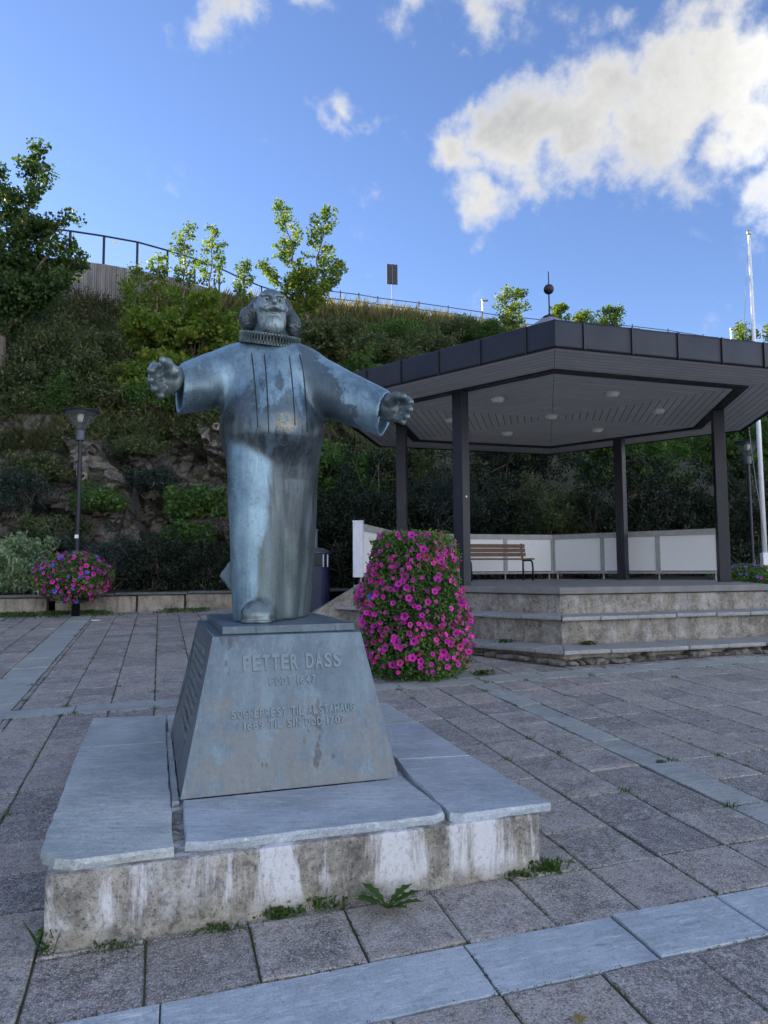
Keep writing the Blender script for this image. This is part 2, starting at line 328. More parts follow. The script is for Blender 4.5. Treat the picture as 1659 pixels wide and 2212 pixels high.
# bronze with blue green patina, rain streaks and bare brown areas
def bronze(name, light, mid, dark, body=False, rough=.40, metal=.45):
    t = NT(name); v = t.co(); X, Y, Z = t.xyz(v)
    n1 = t.noise(v, 3.5, 6, .65); n2 = t.noise(v, 36, 5, .8); sp = t.noise(v, 110, 2, .6)
    st = t.noise(t.co(scale=(1, 1, .08)), 18, 6, .78, .3); st2 = t.noise(t.co(scale=(1, 1, .22), loc=(3, 1, 0)), 9, 6, .7, .4)
    c = t.mix(t.rng(n1, .38, .62), mid, light)
    c = t.mix(t.rng(st, .50, .62, 0, .55), c, mid)
    c = t.mix(t.rng(st, .46, .36, 0, .45), c, tuple(min(1, x * 1.25) for x in light))
    if body:
        # brown run-off over belly and right side with a ragged dripping upper edge; the forward leg stays blue
        zz = t.math('ADD', Z, t.math('MULTIPLY', t.math('SUBTRACT', st2, .5), 1.5))
        up_ = t.math('MAXIMUM', t.rng(zz, 1.50, 1.40, 0, .7), t.rng(zz, 1.38, 1.12))
        xx = t.math('ADD', X, t.math('MULTIPLY', t.math('SUBTRACT', st2, .5), .14))
        leg = t.math('MULTIPLY', t.rng(t.math('SUBTRACT', xx, t.math('MULTIPLY', Z, .10)), -.01, -.06), t.rng(t.math('ADD', Z, t.math('MULTIPLY', X, .5)), 1.06, 1.0))
        leg = t.math('MULTIPLY', leg, t.rng(xx, -.26, -.19))
        d = t.math('MULTIPLY', t.math('MULTIPLY', up_, t.math('SUBTRACT', 1.0, leg)), t.rng(st, .35, .62, .96, .72)); d = t.math('MULTIPLY', d, t.rng(t.math('ABSOLUTE', t.math('SUBTRACT', X, .02)), .40, .33))
        n5 = t.noise(v, 11, 6, .72); xr = t.math('ADD', xx, t.math('MULTIPLY', t.math('SUBTRACT', n5, .5), .55))
        sh = t.math('MULTIPLY', t.rng(t.math('ADD', xx, t.math('MULTIPLY', t.math('SUBTRACT', Z, 1.4), .2)), .255, .30), t.rng(t.math('ADD', xr, t.math('MULTIPLY', t.math('SUBTRACT', Z, 1.45), .5)), .50, .475))   # stripped patch on the upper arm
        sh = t.math('MULTIPLY', sh, t.rng(Z, 1.0, 1.15))
        pit = t.math('MULTIPLY', t.rng(xx, -.22, -.30), t.math('MULTIPLY', t.rng(xx, -.48, -.40), t.rng(zz, 1.72, 1.5)))
        d = t.math('MAXIMUM', d, t.math('MULTIPLY', sh, .62)); d = t.math('MAXIMUM', d, t.math('MULTIPLY', pit, .45))
        brown = t.mix(t.rng(n2, .35, .7), (.018, .018, .020), (.062, .057, .052))
        brown = t.mix(t.rng(Z, .85, .2, 0, .7), brown, (.075, .105, .098)); brown = t.mix(t.rng(st, .5, .66, 0, .6), brown, (.11, .125, .12))
        c = t.mix(d, c, brown)
        gx = t.math('SUBTRACT', X, .165); gz_ = t.math('SUBTRACT', Z, 1.225)
        gr = t.math('ADD', t.math('MULTIPLY', gx, gx), t.math('MULTIPLY', gz_, gz_))
        c = t.mix(t.math('MULTIPLY', t.rng(gr, .0075, .0003), t.rng(n2, .40, .6, .05, .75)), c, (.36, .31, .21))
    c = t.mix(t.rng(n2, .54, .68, 0, .6), c, dark); c = t.mix(t.rng(sp, .62, .74, 0, .18), c, tuple(min(1, x * 1.7) for x in light))
    m = t.set(c, t.rng(n1, .3, .7, rough - .08, rough + .10), metal, .5); t.bump(t.math('ADD', n2, t.math('MULTIPLY', st, .7)), .22, .008); return m
MAT['bronze_robe'] = bronze('patinated bronze robe', (.24, .37, .46), (.13, .215, .28), (.035, .045, .055), True, .32)
MAT['bronze_head'] = bronze('patinated bronze head', (.29, .365, .38), (.12, .165, .18), (.025, .03, .032))
MAT['bronze_hair'] = bronze('dark bronze hair', (.14, .175, .195), (.065, .083, .095), (.02, .022, .024))
MAT['bronze_hand'] = bronze('rubbed bronze hands', (.22, .28, .285), (.09, .115, .12), (.035, .035, .03), rough=.33)
MAT['bronze_dark'] = simple('dark bronze seam', (.025, .028, .03), .6, .3)
MAT['bronze_base'] = None
t = NT('bronze pedestal plates'); v = t.co(); X, Y, Z = t.xyz(v)
n1 = t.noise(v, 3.0, 6, .65); n2 = t.noise(v, 42, 5, .8); st = t.noise(t.co(scale=(1, 1, .13)), 10, 6, .74, .3); bl = t.noise(t.co(scale=(1, 1, .35), loc=(5, 2, 1)), 5.5, 5, .66, .3); n3 = t.noise(v, 8, 5, .7)
c = t.mix(t.rng(n1, .38, .62), (.095, .135, .17), (.14, .19, .23))
c = t.mix(t.rng(st, .50, .62, 0, .5), c, (.19, .255, .295)); c = t.mix(t.rng(st, .45, .35, 0, .4), c, (.08, .11, .138))
c = t.mix(t.rng(t.math('ADD', n3, t.math('MULTIPLY', Z, -.35)), .34, .50, 0, .5), c, (.175, .16, .145))
c = t.mix(t.rng(bl, .60, .64, 0, .75), c, (.06, .062, .068))
c = t.mix(t.rng(n2, .54, .70, 0, .45), c, (.07, .082, .095)); c = t.mix(t.rng(n2, .46, .32, 0, .3), c, (.27, .31, .335))
MAT['bronze_base'] = t.set(c, t.rng(n1, .3, .7, .34, .50), .4, .5); t.bump(t.math('ADD', n2, st), .2, .006)

MAT['bronze_letter'] = simple('raised bronze letters', (.165, .208, .242), .4, .4, .12, 30)
MAT['zinc'] = None
t = NT('dark zinc sheet'); v = t.co(); n1 = t.noise(v, 1.8, 5, .6); st = t.noise(t.co(scale=(1, 1, .15)), 8, 4, .6)
c = t.mix(t.rng(n1, .3, .7), (.013, .017, .030), (.022, .027, .044)); c = t.mix(t.rng(st, .55, .8, 0, .4), c, (.042, .047, .062))
c = t.mix(t.rng(t.objrand(), 0, 1, 0, .25), c, (.05, .05, .055))
MAT['zinc'] = t.set(c, .48, .35); t.bump(n1, .15, .03)
t = NT('painted soffit board'); v = t.co(rnd=11.0); n1 = t.noise(v, 3, 5, .6); st = t.noise(v, 18, 5, .65)
c = t.mix(t.rng(n1, .3, .7), (.66, .64, .60), (.75, .73, .69)); c = t.mix(t.rng(st, .62, .8, 0, .4), c, (.30, .28, .25)); c = t.mix(t.rng(t.objrand(), 0, 1, 0, .3), c, (.50, .50, .48))
MAT['soffit'] = t.set(c, .7)
t = NT('black stained timber'); v = t.co(scale=(1, 1, .25)); n1 = t.noise(v, 9, 6, .68); n2 = t.noise(t.co(scale=(1, 1, .4)), 3, 5, .6); n3 = t.noise(t.co(), 50, 3, .7)
c = t.mix(t.rng(n1, .35, .7), (.004, .006, .014), (.010, .013, .026)); c = t.mix(t.rng(n2, .55, .68, 0, .5), c, (.035, .039, .052)); c = t.mix(t.rng(n1, .66, .8, 0, .6), c, (.06, .042, .034)); c = t.mix(t.rng(n3, .72, .78, 0, .6), c, (.2, .2, .21))
MAT['post'] = t.set(c, .5); t.bump(n1, .2, .01)
t = NT('black painted beam'); v = t.co(); n1 = t.noise(v, 6, 6, .65)
MAT['beam'] = t.set(t.mix(t.rng(n1, .45, .75), (.014, .014, .019), (.055, .036, .030)), .55)
t = NT('flaking white panel paint'); v = t.co(); n1 = t.noise(v, 5, 5, .65, .3); n2 = t.noise(v, 40, 3, .65); z = t.xyz(v)[2]
c = t.mix(t.rng(n2, .4, .7), (.82, .84, .87), (.88, .89, .90)); c = t.mix(t.rng(n1, .70, .715), c, (.40, .385, .35)); c = t.mix(t.rng(n2, .73, .77), c, (.12, .11, .10))
MAT['white'] = t.set(c, .55)
MAT['frame'] = simple('grey panel frame', (.36, .365, .38), .6, 0, .12, 8)
MAT['frame_white'] = simple('white sheet metal frame', (.66, .68, .76), .45, 0, .08, 8)
MAT['black'] = simple('black coated steel', (.016, .018, .024), .42, .3, .2)
MAT['lampblack'] = simple('lamp post paint', (.010, .012, .020), .4, .3, .25, 4)
MAT['white_pole'] = simple('white flagpole lacquer', (.80, .82, .85), .3, 0, .05)
MAT['steel'] = simple('galvanised steel', (.42, .43, .44), .4, .8, .2)
MAT['bin'] = simple('navy blue bin', (.010, .022, .075), .42, 0, .2)
MAT['bin_top'] = simple('grey bin hood', (.075, .085, .11), .45, .2, .15)
MAT['cabinet'] = simple('grey cabinet', (.20, .22, .27), .5, 0, .1)
t = NT('brown bench slats'); v = t.co(rnd=9.0); w = t.noise(t.co(scale=(.08, 1, 1), rnd=9.0), 40, 4, .6)
MAT['bench'] = t.set(t.mix(t.rng(w, .3, .7), (.075, .042, .027), (.15, .088, .055)), .6)
t = NT('lamp glass'); t.b.inputs['Base Color'].default_value = (.22, .25, .26, 1); t.b.inputs['Roughness'].default_value = .12; t.b.inputs['Alpha'].default_value = .28
MAT['glass'] = t.m
t = NT('railing glass'); t.b.inputs['Base Color'].default_value = (.8, .9, .9, 1); t.b.inputs['Roughness'].default_value = .03; t.b.inputs['Alpha'].default_value = .06
MAT['railglass'] = t.m
MAT['opal'] = simple('opal lamp cover', (.78, .77, .72), .35, 0, .06)
MAT['cream'] = simple('cream disc', (.75, .66, .45), .6)
t = NT('board marked concrete wall'); v = t.co(); bd = t.n('ShaderNodeTexWave', wave_type='BANDS', bands_direction='X'); bd.inputs['Scale'].default_value = 1.3; bd.inputs['Distortion'].default_value = .6; t.l(v, bd.inputs['Vector'])
n1 = t.noise(t.co(scale=(1, 1, .12)), 5, 6, .7, .3); c = t.mix(t.rng(n1, .3, .7), (.15, .145, .14), (.30, .29, .285)); c = t.mix(t.rng(bd.outputs['Fac'], .85, 1.0, 0, .5), c, (.10, .095, .09))
MAT['wall'] = t.set(c, .9)
t = NT('lichen kerb stone'); v = t.co(rnd=5.0); n1 = t.noise(v, 4, 6, .65); st = t.noise(t.co(scale=(1, 1, .25), rnd=5.0), 9, 5, .7)
c = t.mix(t.rng(n1, .3, .7), (.20, .17, .14), (.38, .34, .29)); c = t.mix(t.rng(st, .50, .72, 0, .8), c, (.06, .045, .035)); c = t.mix(t.rng(st, .42, .30, 0, .5), c, (.55, .53, .50))
MAT['kerb'] = t.set(c, .9)
MAT['kerb_cap'] = slate('dark kerb slate', (.06, .07, .075), (.11, .12, .125), (.2, .21, .21), .6)
# hillside: soil, moss and split rock
t = NT('rock face and soil'); v = t.co(); g = t.n('ShaderNodeNewGeometry'); nz = t.xyz(g.outputs['Normal'])[2]
n1 = t.noise(v, .55, 6, .62); n2 = t.noise(v, 2.6, 7, .68, .4); n3 = t.noise(v, 14, 5, .7); cr = t.vor(v, .9, 'DISTANCE_TO_EDGE')
rock = t.mix(t.rng(n2, .32, .68), (.075, .067, .062), (.23, .21, .195)); rock = t.mix(t.rng(n1, .48, .68, 0, .6), rock, (.20, .155, .12)); rock = t.mix(t.rng(n3, .58, .75, 0, .6), rock, (.44, .42, .40)); rock = t.mix(t.rng(n3, .42, .28, 0, .7), rock, (.035, .032, .03))
moss = t.mix(t.rng(n3, .35, .7), (.022, .028, .010), (.065, .070, .022))
soil = t.mix(t.rng(n3, .35, .7), (.022, .022, .013), (.055, .055, .026))
mm = t.math('ADD', nz, t.math('MULTIPLY', t.math('SUBTRACT', n2, .5), 1.5))
c = t.mix(t.rng(mm, .34, .52), rock, moss); c = t.mix(t.rng(t.math('ADD', nz, t.math('MULTIPLY', t.math('SUBTRACT', n1, .5), .5)), .60, .72), c, soil)
c = t.mix(t.rng(cr, .05, .0, 0, .8), c, (.015, .014, .012)); MAT['hill'] = t.set(c, .95); t.bump(t.math('ADD', n2, t.math('MULTIPLY', n3, .4)), .8, .12)
t = NT('soil bed'); v = t.co(); n3 = t.noise(v, 20, 5, .7); MAT['soil'] = t.set(t.mix(t.rng(n3, .3, .7), (.02, .017, .012), (.05, .045, .03)), .95)
t = NT('grey bark'); v = t.co(scale=(1, 1, .3)); n3 = t.noise(v, 30, 5, .7); MAT['bark'] = t.set(t.mix(t.rng(n3, .3, .7), (.07, .058, .045), (.22, .185, .15)), .9)
def leafmat(name, stops, trans=.35, rough=.5):
    t = NT(name); dr = t.rng(t.noise(t.co(), 1.7, 3, .6), .32, .68); c = t.ramp(t.math('ADD', t.math('MULTIPLY', t.island(), .62), t.math('MULTIPLY', dr, .38)), stops); t.set(c, rough, 0, .35)
    tr = t.n('ShaderNodeBsdfTranslucent'); hs = t.mix(1.0, c, (1.5, 1.6, .7), 'MULTIPLY'); t.l(hs, tr.inputs[0])
    mx = t.n('ShaderNodeMixShader'); mx.inputs[0].default_value = min(.55, trans + .08)
    t.l(t.b.outputs[0], mx.inputs[1]); t.l(tr.outputs[0], mx.inputs[2]); t.l(mx.outputs[0], t.out.inputs[0]); return t.m
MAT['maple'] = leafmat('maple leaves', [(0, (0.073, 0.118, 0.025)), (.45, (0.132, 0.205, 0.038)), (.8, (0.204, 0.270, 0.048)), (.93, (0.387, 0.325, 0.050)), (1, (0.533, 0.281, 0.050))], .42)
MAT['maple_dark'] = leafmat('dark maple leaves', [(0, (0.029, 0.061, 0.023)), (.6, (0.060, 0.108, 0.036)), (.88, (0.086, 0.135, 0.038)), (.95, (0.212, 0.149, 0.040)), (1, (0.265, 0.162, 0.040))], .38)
MAT['scrub'] = leafmat('scrub leaves', [(0, (0.040, 0.060, 0.028)), (.5, (0.075, 0.107, 0.048)), (.82, (0.121, 0.146, 0.062)), (.94, (0.221, 0.172, 0.085)), (1, (0.288, 0.143, 0.085))], .28)
MAT['dark_shrub'] = leafmat('dark shrub leaves', [(0, (0.012, 0.023, 0.015)), (.6, (0.023, 0.039, 0.024)), (.92, (0.039, 0.057, 0.032)), (1, (0.071, 0.085, 0.038))], .22, .42)
MAT['blue_shrub'] = leafmat('grey green shrub leaves', [(0, (0.021, 0.036, 0.034)), (.6, (0.040, 0.061, 0.053)), (1, (0.079, 0.105, 0.084))], .2, .45)
MAT['silver'] = leafmat('pale green shrub leaves', [(0, (0.138, 0.206, 0.138)), (.5, (0.235, 0.324, 0.206)), (1, (0.386, 0.469, 0.304))], .25, .5)
MAT['ivy'] = leafmat('fresh green leaves', [(0, (0.042, 0.098, 0.031)), (.6, (0.083, 0.164, 0.048)), (.93, (0.166, 0.230, 0.052)), (1, (0.432, 0.360, 0.068))], .35)
MAT['weed'] = leafmat('weed leaves', [(0, (0.036, 0.084, 0.019)), (.7, (0.072, 0.144, 0.030)), (1, (0.132, 0.192, 0.048))], .35)
MAT['moss'] = leafmat('moss tufts', [(0, (0.042, 0.060, 0.014)), (.6, (0.090, 0.108, 0.026)), (1, (0.168, 0.168, 0.048))], .2, .9)
MAT['petunia_leaf'] = leafmat('petunia leaves', [(0, (0.053, 0.119, 0.032)), (.6, (0.109, 0.213, 0.057)), (1, (0.208, 0.319, 0.090))], .28)
MAT['dry'] = leafmat('dry grass', [(0, (0.098, 0.094, 0.044)), (.5, (0.166, 0.150, 0.074)), (1, (0.254, 0.221, 0.123))], .45, .7)
MAT['grass'] = leafmat('rough grass', [(0, (0.047, 0.072, 0.024)), (.6, (0.088, 0.113, 0.038)), (1, (0.175, 0.170, 0.076))], .35, .7)
MAT['bracken'] = leafmat('brown olive stalks', [(0, (.030, .026, .014)), (.5, (.060, .050, .024)), (.85, (.095, .060, .032)), (1, (.15, .12, .06))], .3, .7)
MAT['fallen'] = leafmat('fallen leaves', [(0, (.16, .07, .03)), (.5, (.3, .22, .08)), (1, (.45, .42, .34))], .1, .8)
def petal(name, c, centre):
    t = NT(name); v = t.co(); X, Y, Z = t.xyz(v)
    r = t.math('SQRT', t.math('ADD', t.math('MULTIPLY', X, X), t.math('MULTIPLY', Y, Y)))
    cc_ = t.mix(t.rng(t.objrand(), 0, 1, 0, .5), c, (c[0] * .62, c[1] * .8, c[2] * 1.05))
    t.set(t.mix(t.rng(r, .007, .016), centre, cc_), .6)
    tr = t.n('ShaderNodeBsdfTranslucent'); t.l(cc_, tr.inputs[0]); mx = t.n('ShaderNodeMixShader'); mx.inputs[0].default_value = .3
    t.l(t.b.outputs[0], mx.inputs[1]); t.l(tr.outputs[0], mx.inputs[2]); t.l(mx.outputs[0], t.out.inputs[0]); return t.m
MAT['magenta'] = petal('magenta petals', (.85, .03, .50), (.10, .004, .07))
MAT['pink'] = petal('pink red petals', (.82, .05, .32), (.14, .004, .06))
MAT['plum'] = petal('plum petals', (.30, .008, .20), (.06, .003, .05))
MAT['violet'] = petal('violet petals', (.20, .13, .70), (.08, .05, .4))

# ------------------------------------------------------------------ plaza paving
YAW = R(17.364); S = .4
def grid_xy(i, j):
    dx, dy = (i + 3.9304) * S, (j + 6.6960) * S
    return dx * math.cos(YAW) - dy * math.sin(YAW), dx * math.sin(YAW) + dy * math.cos(YAW)
gx_ = Vector((math.cos(YAW), math.sin(YAW), 0)); gx_.z = SLOPE * gx_.y + SLOPEX * gx_.x
gy_ = Vector((-math.sin(YAW), math.cos(YAW), 0)); gy_.z = SLOPE * gy_.y + SLOPEX * gy_.x
gxn = gx_.normalized(); gyn = (gy_ - gxn * gy_.dot(gxn)).normalized(); gzn = gxn.cross(gyn)
ox, oy = grid_xy(0, 0)
me = bpy.data.meshes.new('ground')
ext = 150
gi = (-12.0, -2.4, 13.6, 13.6)
me.from_pydata([(gi[0], gi[1], -.012), (gi[2], gi[1], -.012), (gi[2], gi[3], -.012), (gi[0], gi[3], -.012), (-ext, -ext, -.012), (ext, -ext, -.012), (ext, ext, -.012), (-ext, ext, -.012)], [], [[0, 1, 2, 3], [4, 5, 1, 0], [5, 6, 2, 1], [6, 7, 3, 2], [7, 4, 0, 3]])
MAT['paver_out'] = simple('distant paving', (.24, .23, .22), .85, 0, .2, 1.5)
ground = link_mesh('ground', me, [MAT['joint'], MAT['paver_out']]); me.polygons.foreach_set('material_index', [0, 1, 1, 1, 1]); tag(ground, kind='structure')
gm = Matrix((gxn, gyn, gzn)).transposed().to_4x4(); gm.translation = Vector((ox, oy, gz(ox, oy))); ground.matrix_world = gm
def slab_mesh(w, h, rnd, ch=.006, rough=.003, th=.045):
    """top-chamfered slab with slightly uneven outline, local coordinates centred"""
    out_ = []
    cs = [(-w/2, -h/2), (w/2, -h/2), (w/2, h/2), (-w/2, h/2)]
    for k in range(4):
        a, b = cs[k], cs[(k + 1) % 4]; L = math.hypot(b[0]-a[0], b[1]-a[1]); n = max(2, int(L / .14))
        for q in range(n):
            f = q / n; j = 0 if q == 0 else rnd.uniform(-rough, rough); j2 = rnd.uniform(-rough, rough)
            out_.append((a[0] + (b[0]-a[0]) * f + j2, a[1] + (b[1]-a[1]) * f + j))
    n = len(out_); ins = lambda p, d: (p[0] - math.copysign(d, p[0]) * (abs(p[0]) > w/2 - .02), p[1] - math.copysign(d, p[1]) * (abs(p[1]) > h/2 - .02))
    vs = [(x, y, -th) for x, y in out_] + [(x, y, -ch * .8) for x, y in out_] + [(*ins(p, ch), 0) for p in out_]
    fs = [[i, (i+1) % n, n+(i+1) % n, n+i] for i in range(n)] + [[n+i, n+(i+1) % n, 2*n+(i+1) % n, 2*n+i] for i in range(n)] + [list(range(2*n, 3*n))]
    m_ = bpy.data.meshes.new('slab'); m_.from_pydata(vs, [], fs); return m_
# plinth footprint and platform in ground units, to leave slabs out beneath them
PA = R(18.0); PO = Vector((-1.014, 3.628, .455)); pu = Vector((math.cos(PA), math.sin(PA), 0)); pv = Vector((-math.sin(PA), math.cos(PA), 0))
def PL(x, y, z=0): p = PO + pu * x + pv * y; return Vector((p.x, p.y, z))
HC = Vector((3.196, 13.364, 0)); HPHI = -.2206
def hexp(k, r, z=0):
    a = HPHI + k * math.pi / 3; return Vector((HC.x + r * math.sin(a), HC.y - r * math.cos(a), z))
items = []   # (ci, cj, wi, hj, kind)
rnd = random.Random(3)
def bandcuts(a, b, first, lens):
    x = first; res = [x]; k = 0
    while x < b: x += lens[k % len(lens)]; res.append(x); k += 1
    x = first; k = 0
    while x > a: x -= lens[(k + 1) % len(lens)]; res.insert(0, x); k += 1
    return res
def fill(i0, i1, j0, j1, oi=0, oj=0):
    i = math.floor(i0 - oi) + oi
    while i < i1 - .01:
        j = math.floor(j0 - oj) + oj
        while j < j1 - .01:
            a, b, c_, d = max(i, i0), min(i + 1, i1), max(j, j0), min(j + 1, j1)
            if b - a > .08 and d - c_ > .08: items.append(((a+b)/2, (c_+d)/2, b-a, d-c_, 'p'))
            j += 1
        i += 1
IL, IR, JT, JB = -30, 34, 34, -6
for (i0, i1, oi) in ((IL, -8.2, .8), (-7.15, 4.03, 0), (4.68, IR, .68)):
    fill(i0, i1, 0, 11.1, oi, 0); fill(i0, i1, 11.9, JT, oi, .9)
fill(IL, IR, JB, -.8, -.05, .2)
c_ = bandcuts(IL, IR, -3.87, [2.81, 1.67, 1.32, 2.3, 1.9]); items += [((a+b)/2, -.4, b-a, .8, 's') for a, b in zip(c_, c_[1:])]
c_ = bandcuts(IL, IR, -5.76, [2.4, 1.9, 2.2, 1.4]); items += [((a+b)/2, 11.5, b-a, .8, 'l') for a, b in zip(c_, c_[1:]) if not (b < -7.1)]
for (ia, ib, cuts) in ((4.03, 4.68, [0, 2, 3.95, 5.46, 6.5, 7.35, 8.5, 9.4, 10.2, 11.1, 11.9] + [11.9 + 1.5 * k for k in range(1, 10)]), (-8.2, -7.15, [0, 1.7, 3.2, 5, 6.7, 8.3, 9.9, 11.4, 12.7, 14.2, 16, 17.7] + [17.7 + 1.8 * k for k in range(1, 10)])):
    items += [((ia+ib)/2, (a+b)/2, ib-ia, b-a, 'l') for a, b in zip(cuts, cuts[1:]) if not (ia > 0 and 11 < (a+b)/2 < 12)]
vis = []; far = []
for it in items:
    x, y = grid_xy(it[0], it[1]); p = Vector((x, y, gz(x, y)))
    d = p - Vector((0, 0, CAM_H)); dep = d.dot(fwd)
    q = p - PO; lx, ly = q.dot(pu), q.dot(pv)
    if -.33 < lx < 1.45 and -.45 < ly < 1.95: continue
    if (p - HC).xy.length < 4.1: continue
    if y > 16.6 - .0 * x and x < 0: continue
    if dep > .5 and abs(d.dot(cright) / dep) < .60 and -.80 < d.dot(cup) / dep: vis.append((dep, it))
    else: far.append(it)
vis.sort(key=lambda q: q[0])
cache = {}
def slab_data(w, h, kind):
    key = (round(w, 2), round(h, 2), kind, rnd.randrange(3) if kind == 'p' else rnd.random())
    if key not in cache:
        me_ = slab_mesh(w * S - .009, h * S - .009, rnd, .007 if kind == 'p' else .004, .002 if kind == 'p' else .0035)
        me_.materials.append(MAT[{'p': 'paver', 's': 'slate', 'l': 'slate_band'}[kind]]); cache[key] = me_
    return cache[key]
rest_v = {k: [] for k in 'psl'}; rest_f = {k: [] for k in 'psl'}
def slab_tf(it):
    return (it[0] * S, it[1] * S, rnd.uniform(-.005, .004)), (rnd.gauss(0, .006), rnd.gauss(0, .006), rnd.gauss(0, .005))
n_ind = 0
for dep, it in vis:
    if n_ind < 298:
        o = bpy.data.objects.new('paving_slab' if it[4] == 'p' else 'slate_slab', slab_data(it[2], it[3], it[4])); col.objects.link(o); o.parent = ground
        o.location, o.rotation_euler = slab_tf(it); n_ind += 1
    else: far.append(it)
for it in far:
    loc, rot = slab_tf(it); w, h = it[2] * S - .012, it[3] * S - .012; ch = .006; b = len(rest_v[it[4]])
    for (e, z) in ((0, -.03), (0, -.005), (ch, 0)):
        for sx, sy in ((-1, -1), (1, -1), (1, 1), (-1, 1)):
            lx, ly = sx * (w/2 - e), sy * (h/2 - e)
            rest_v[it[4]].append((loc[0] + lx - ly * rot[2], loc[1] + ly + lx * rot[2], loc[2] + z + ly * rot[0] - lx * rot[1]))
    for k in range(2):
        for q in range(4): rest_f[it[4]].append([b + k*4 + q, b + k*4 + (q+1) % 4, b + k*4 + 4 + (q+1) % 4, b + k*4 + 4 + q])
    rest_f[it[4]].append([b + 8, b + 9, b + 10, b + 11])
def paver_far(src):
    return MAT[src]
# material that varies per island for the joined far slabs
t = NT('far paving concrete'); v = t.co(); ri = t.island(); blot = t.noise(v, 4.5, 5, .6); fine = t.noise(v, 60, 4, .8); wear = t.noise(v, 6, 6, .7, .6); mid = t.noise(v, 18, 5, .75)
c = t.mix(t.rng(blot, .36, .64), (.165, .147, .135), (.31, .28, .255)); c = t.mix(t.rng(ri, 0, 1, 0, .7), c, (.35, .31, .275)); c = t.mix(t.rng(t.math('FRACT', t.math('MULTIPLY', ri, 7.31)), .55, 1, 0, .6), c, (.13, .125, .13))
c = t.mix(t.rng(mid, .50, .64, 0, .5), c, (.42, .405, .39)); c = t.mix(t.rng(mid, .48, .36, 0, .5), c, (.09, .085, .087)); c = t.mix(t.rng(wear, .53, .66, 0, .6), c, (.43, .415, .40)); c = t.mix(t.rng(fine, .52, .66, 0, .5), c, (.5, .49, .47)); c = t.mix(t.rng(fine, .46, .34, 0, .5), c, (.06, .058, .06))
MAT['paver_far'] = t.set(c, .82)
for k, nm, mt in (('p', 'paving_slabs_beyond', 'paver_far'), ('s', 'slate_slabs_beyond', 'slate'), ('l', 'pale_slate_slabs_beyond', 'slate_band')):
    me_ = bpy.data.meshes.new(nm); me_.from_pydata(rest_v[k], [], rest_f[k]); o = link_mesh(nm, me_, MAT[mt], ground); tag(o, kind='stuff')
# ------------------------------------------------------------------ plinth of the monument
TOPZ = .455; SLT = .038
plinth = empty('monument_plinth', PL(.57, .73, gz(-.7, 4.3)), 'low stained concrete plinth with overhanging slate slabs under the bronze monument', 'plinth')
po = plinth.location
mb = MB()
zlow = -.02
px0, px1, py0, py1 = -.525, 1.625, -.655, 2.06
mb.prism([PL(px0, py0, zlow), PL(px1, py0, zlow), PL(px1, py1, zlow), PL(px0, py1, zlow)], 0, TOPZ - SLT - zlow)
# finer front for the worn look
mb.build('concrete_block', MAT['plinth'], plinth, po, bevel=.012, seg=3)
r2 = random.Random(12)
def slate_poly(pts, jit=.004, step=.09, z=TOPZ, th=SLT, mat='slate_light', dz=(0, 0, 0, 0), name='slate_slab'):
    out_ = []
    n = len(pts)
    for k in range(n):
        a, b = Vector(pts[k]), Vector(pts[(k + 1) % n]); L = (b - a).length; m = max(1, int(L / step))
        for q in range(m):
            p = a.lerp(b, q / m); j = jit if q else jit * .3
            out_.append(PL(p.x + r2.uniform(-j, j), p.y + r2.uniform(-j, j), z))
    m_ = MB(); n2 = len(out_)
    cen = sum((p for p in out_), Vector()) / n2
    low = [p + (cen - p).normalized() * r2.uniform(-.006, .004) + Vector((0, 0, -th)) for p in out_]
    mid = [p + (cen - p).normalized() * -.003 + Vector((0, 0, -th * r2.uniform(.25, .6))) for p in out_]
    top = [p + (cen - p).normalized() * .004 for p in out_]
    vs = low + mid + top
    fs = [list(range(n2))[::-1], list(range(2 * n2, 3 * n2))]
    for L_ in range(2): fs += [[L_*n2+i, L_*n2+(i+1) % n2, (L_+1)*n2+(i+1) % n2, (L_+1)*n2+i] for i in range(n2)]
    m_.add(vs, fs); return m_.build(name, MAT[mat], plinth, po)
slate_poly([(-.566, -.46), (-.50, -.585), (-.42, -.625), (-.048, -.615), (-.045, 1.265), (-.575, 1.285)])
slate_poly([(-.573, 1.295), (-.046, 1.275), (-.030, 2.17), (-.562, 2.26)])
slate_poly([(.0, -.575), (.10, -.60), (1.10, -.615), (1.165, -.58), (1.18, -.50), (1.165, -.012), (.012, -.012)], mat='slate')
slate_poly([(1.185, -.60), (1.24, -.635), (1.70, -.63), (1.704, .29), (1.255, .352), (1.215, .05)], mat='slate')
slate_poly([(1.262, .362), (1.703, .302), (1.742, 1.27), (1.235, 1.28)], mat='slate')
slate_poly([(1.235, 1.29), (1.744, 1.28), (1.748, 2.09), (1.23, 2.14)])
slate_poly([(-.02, 1.70), (1.22, 1.70), (1.22, 2.15), (-.02, 2.17)])
# grey setts filling the gap at the left of the pedestal
yy = .02
for L_ in (.42, .34, .30, .26, .25):
    slate_poly([(-.040, yy), (-.006, yy), (-.006, yy + L_), (-.040, yy + L_)], .002, z=TOPZ - .012, th=.024, name='filler_stone'); yy += L_ + .008
# spalled pieces of the broken front-left corner
mb = MB(); mb.prism([PL(-.555, -.50, TOPZ - .045), PL(-.44, -.628, TOPZ - .045), PL(-.40, -.60, TOPZ - .045), PL(-.50, -.47, TOPZ - .045)], 0, .016); mb.build('broken_flake', MAT['slate_light'], plinth, po)

